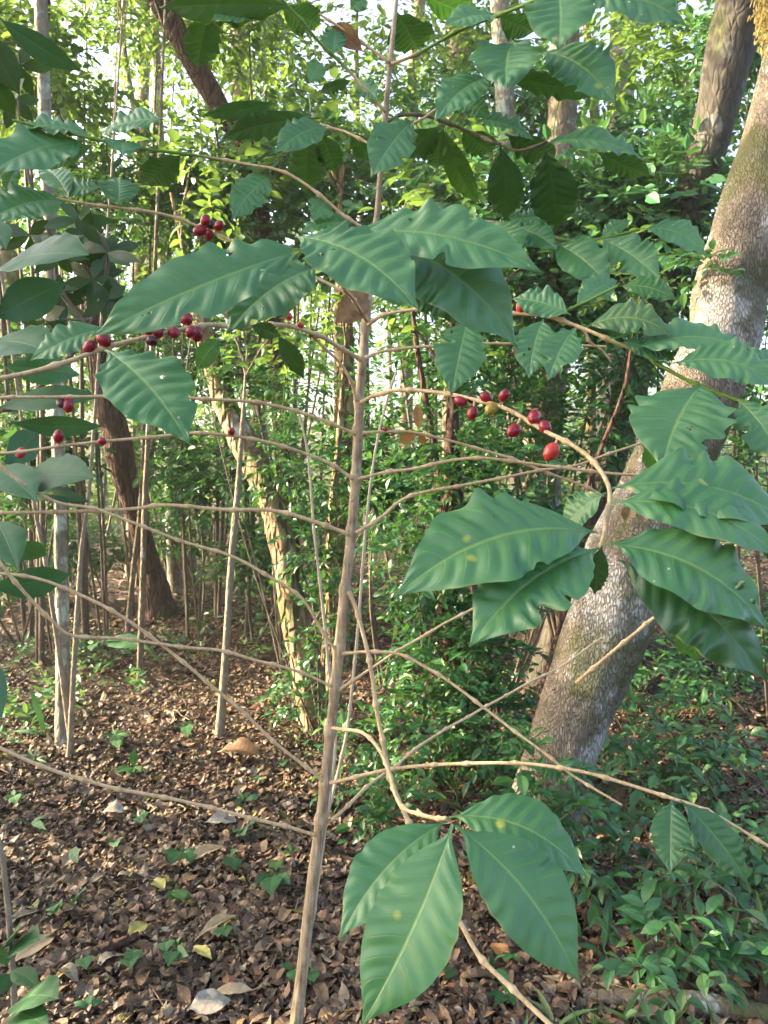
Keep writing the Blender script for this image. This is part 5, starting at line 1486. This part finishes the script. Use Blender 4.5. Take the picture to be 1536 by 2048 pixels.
# unseen leafy trees added left of the view to keep low sun off the foreground
SHADE = [(-4.2, 2.6, 2.0, 1.5), (-4.6, 1.2, 2.4, 1.5), (-5.2, 3.0, 3.4, 1.4), (-5.6, 3.7, 2.9, 1.0), (-4.2, 2.2, 3.0, 1.5), (-4.3, 2.9, 1.5, 1.0), (-4.0, 1.1, 3.0, 1.2), (-4.5, 0.9, 2.9, 1.3), (-6.4, 3.4, 3.9, 1.2), (-5.9, 4.0, 3.9, .8), (-6.2, 6.6, 1.5, 1.0), (-7.2, 8.6, 2.2, 1.3), (-9.2, 11.0, 3.0, 1.6), (-8.0, 7.0, 2.3, 1.2), (-3.6, 1.6, 3.6, 1.1), (-7.5, 2.6, 4.6, 1.6), (-8.5, 7.2, 4.4, 1.2), (-9.5, 8.4, 3.0, 1.3), (-5.4, 3.2, 5.2, 1.4), (-8.2, 4.0, 6.2, 1.5), (-3.4, 1.3, 2.9, 1.1), (-4.4, 0.0, 2.6, 1.5)]
for k, (x, y, z, s) in enumerate(SHADE):
    for q in range(1):
        tree('unseen leafy tree added at the left to shade the foreground', [np.array([x, y, 0]), np.array([x + .05, y, z * .6]), np.array([x, y, z])], [.08, .07, .04], M['bark_mid'], top=0, crown=s, seed=300 + k, group='unseen shade trees added at the left', name='shade_tree')

# the faint bright air between the trees
def haze():
    k = NT('forest_air')
    vol = k.n('VolumePrincipled', None, Color=(0.92, 0.95, 0.90), Density=0.002, Anisotropy=0.2)
    k.set(k.out.inputs['Volume'], vol)
    x0, x1, y0, y1, z0, z1 = -48., 48., -8., 60., -1.2, 17.5
    V = [(x, y, z) for x in (x0, x1) for y in (y0, y1) for z in (z0, z1)]
    Q = [(0, 1, 3, 2), (4, 6, 7, 5), (0, 4, 5, 1), (2, 3, 7, 6), (0, 2, 6, 4), (1, 5, 7, 3)]
    o = MB().add(np.array(V), np.array(Q)).build('haze', k.m, smooth=False)
    tag(o, 'thin pale haze in the air between the trees', 'haze', kind='stuff')


haze()

# ================================================================== LIGHT, SKY, CAMERA
SUN_EL = math.radians(20)
SX, SY = -0.990, 0.139
S = Vector((SX * math.cos(SUN_EL), SY * math.cos(SUN_EL), math.sin(SUN_EL)))
w = bpy.data.worlds.new('World')
scene.world = w
w.use_nodes = True
nt = w.node_tree
bg = nt.nodes['Background']
sky = nt.nodes.new('ShaderNodeTexSky')
sky.sky_type = 'NISHITA'
sky.sun_disc = False
sky.sun_elevation = SUN_EL
sky.sun_rotation = math.atan2(SX, SY)
sky.air_density = 0.7
sky.dust_density = 5.0
sky.ozone_density = 0.3
nt.links.new(sky.outputs[0], bg.inputs[0])
bg.inputs[1].default_value = 0.15
sl = bpy.data.lights.new('sun', 'SUN')
sl.energy = 4.6
sl.angle = math.radians(0.6)
sl.color = (1.0, 0.82, 0.55)
so = bpy.data.objects.new('sun', sl)
C.objects.link(so)
so.rotation_euler = S.to_track_quat('Z', 'Y').to_euler()

cd = bpy.data.cameras.new('camera')
cam = bpy.data.objects.new('camera', cd)
C.objects.link(cam)
cam.location = tuple(CAM)
cam.rotation_euler = (math.radians(90) - PITCH, 0, 0)
cd.sensor_fit = 'VERTICAL'
cd.sensor_height = 36.0
cd.lens = 36.0 * F / 2048.0
cd.clip_start = 0.05
cd.clip_end = 1500
cd.dof.use_dof = True
cd.dof.focus_distance = 1.05
cd.dof.aperture_fstop = 22.0
scene.camera = cam

scene.render.engine = 'CYCLES'
cy = scene.cycles
cy.max_bounces = 7
cy.diffuse_bounces = 3
cy.glossy_bounces = 2
cy.transmission_bounces = 4
cy.transparent_max_bounces = 4
cy.caustics_reflective = False
cy.caustics_refractive = False
cy.use_denoising = True
cy.denoiser = 'OPENIMAGEDENOISE'
vs = scene.view_settings
vs.view_transform = 'Standard'
vs.look = 'None'
vs.exposure = 2.75
vs.gamma = 1.0
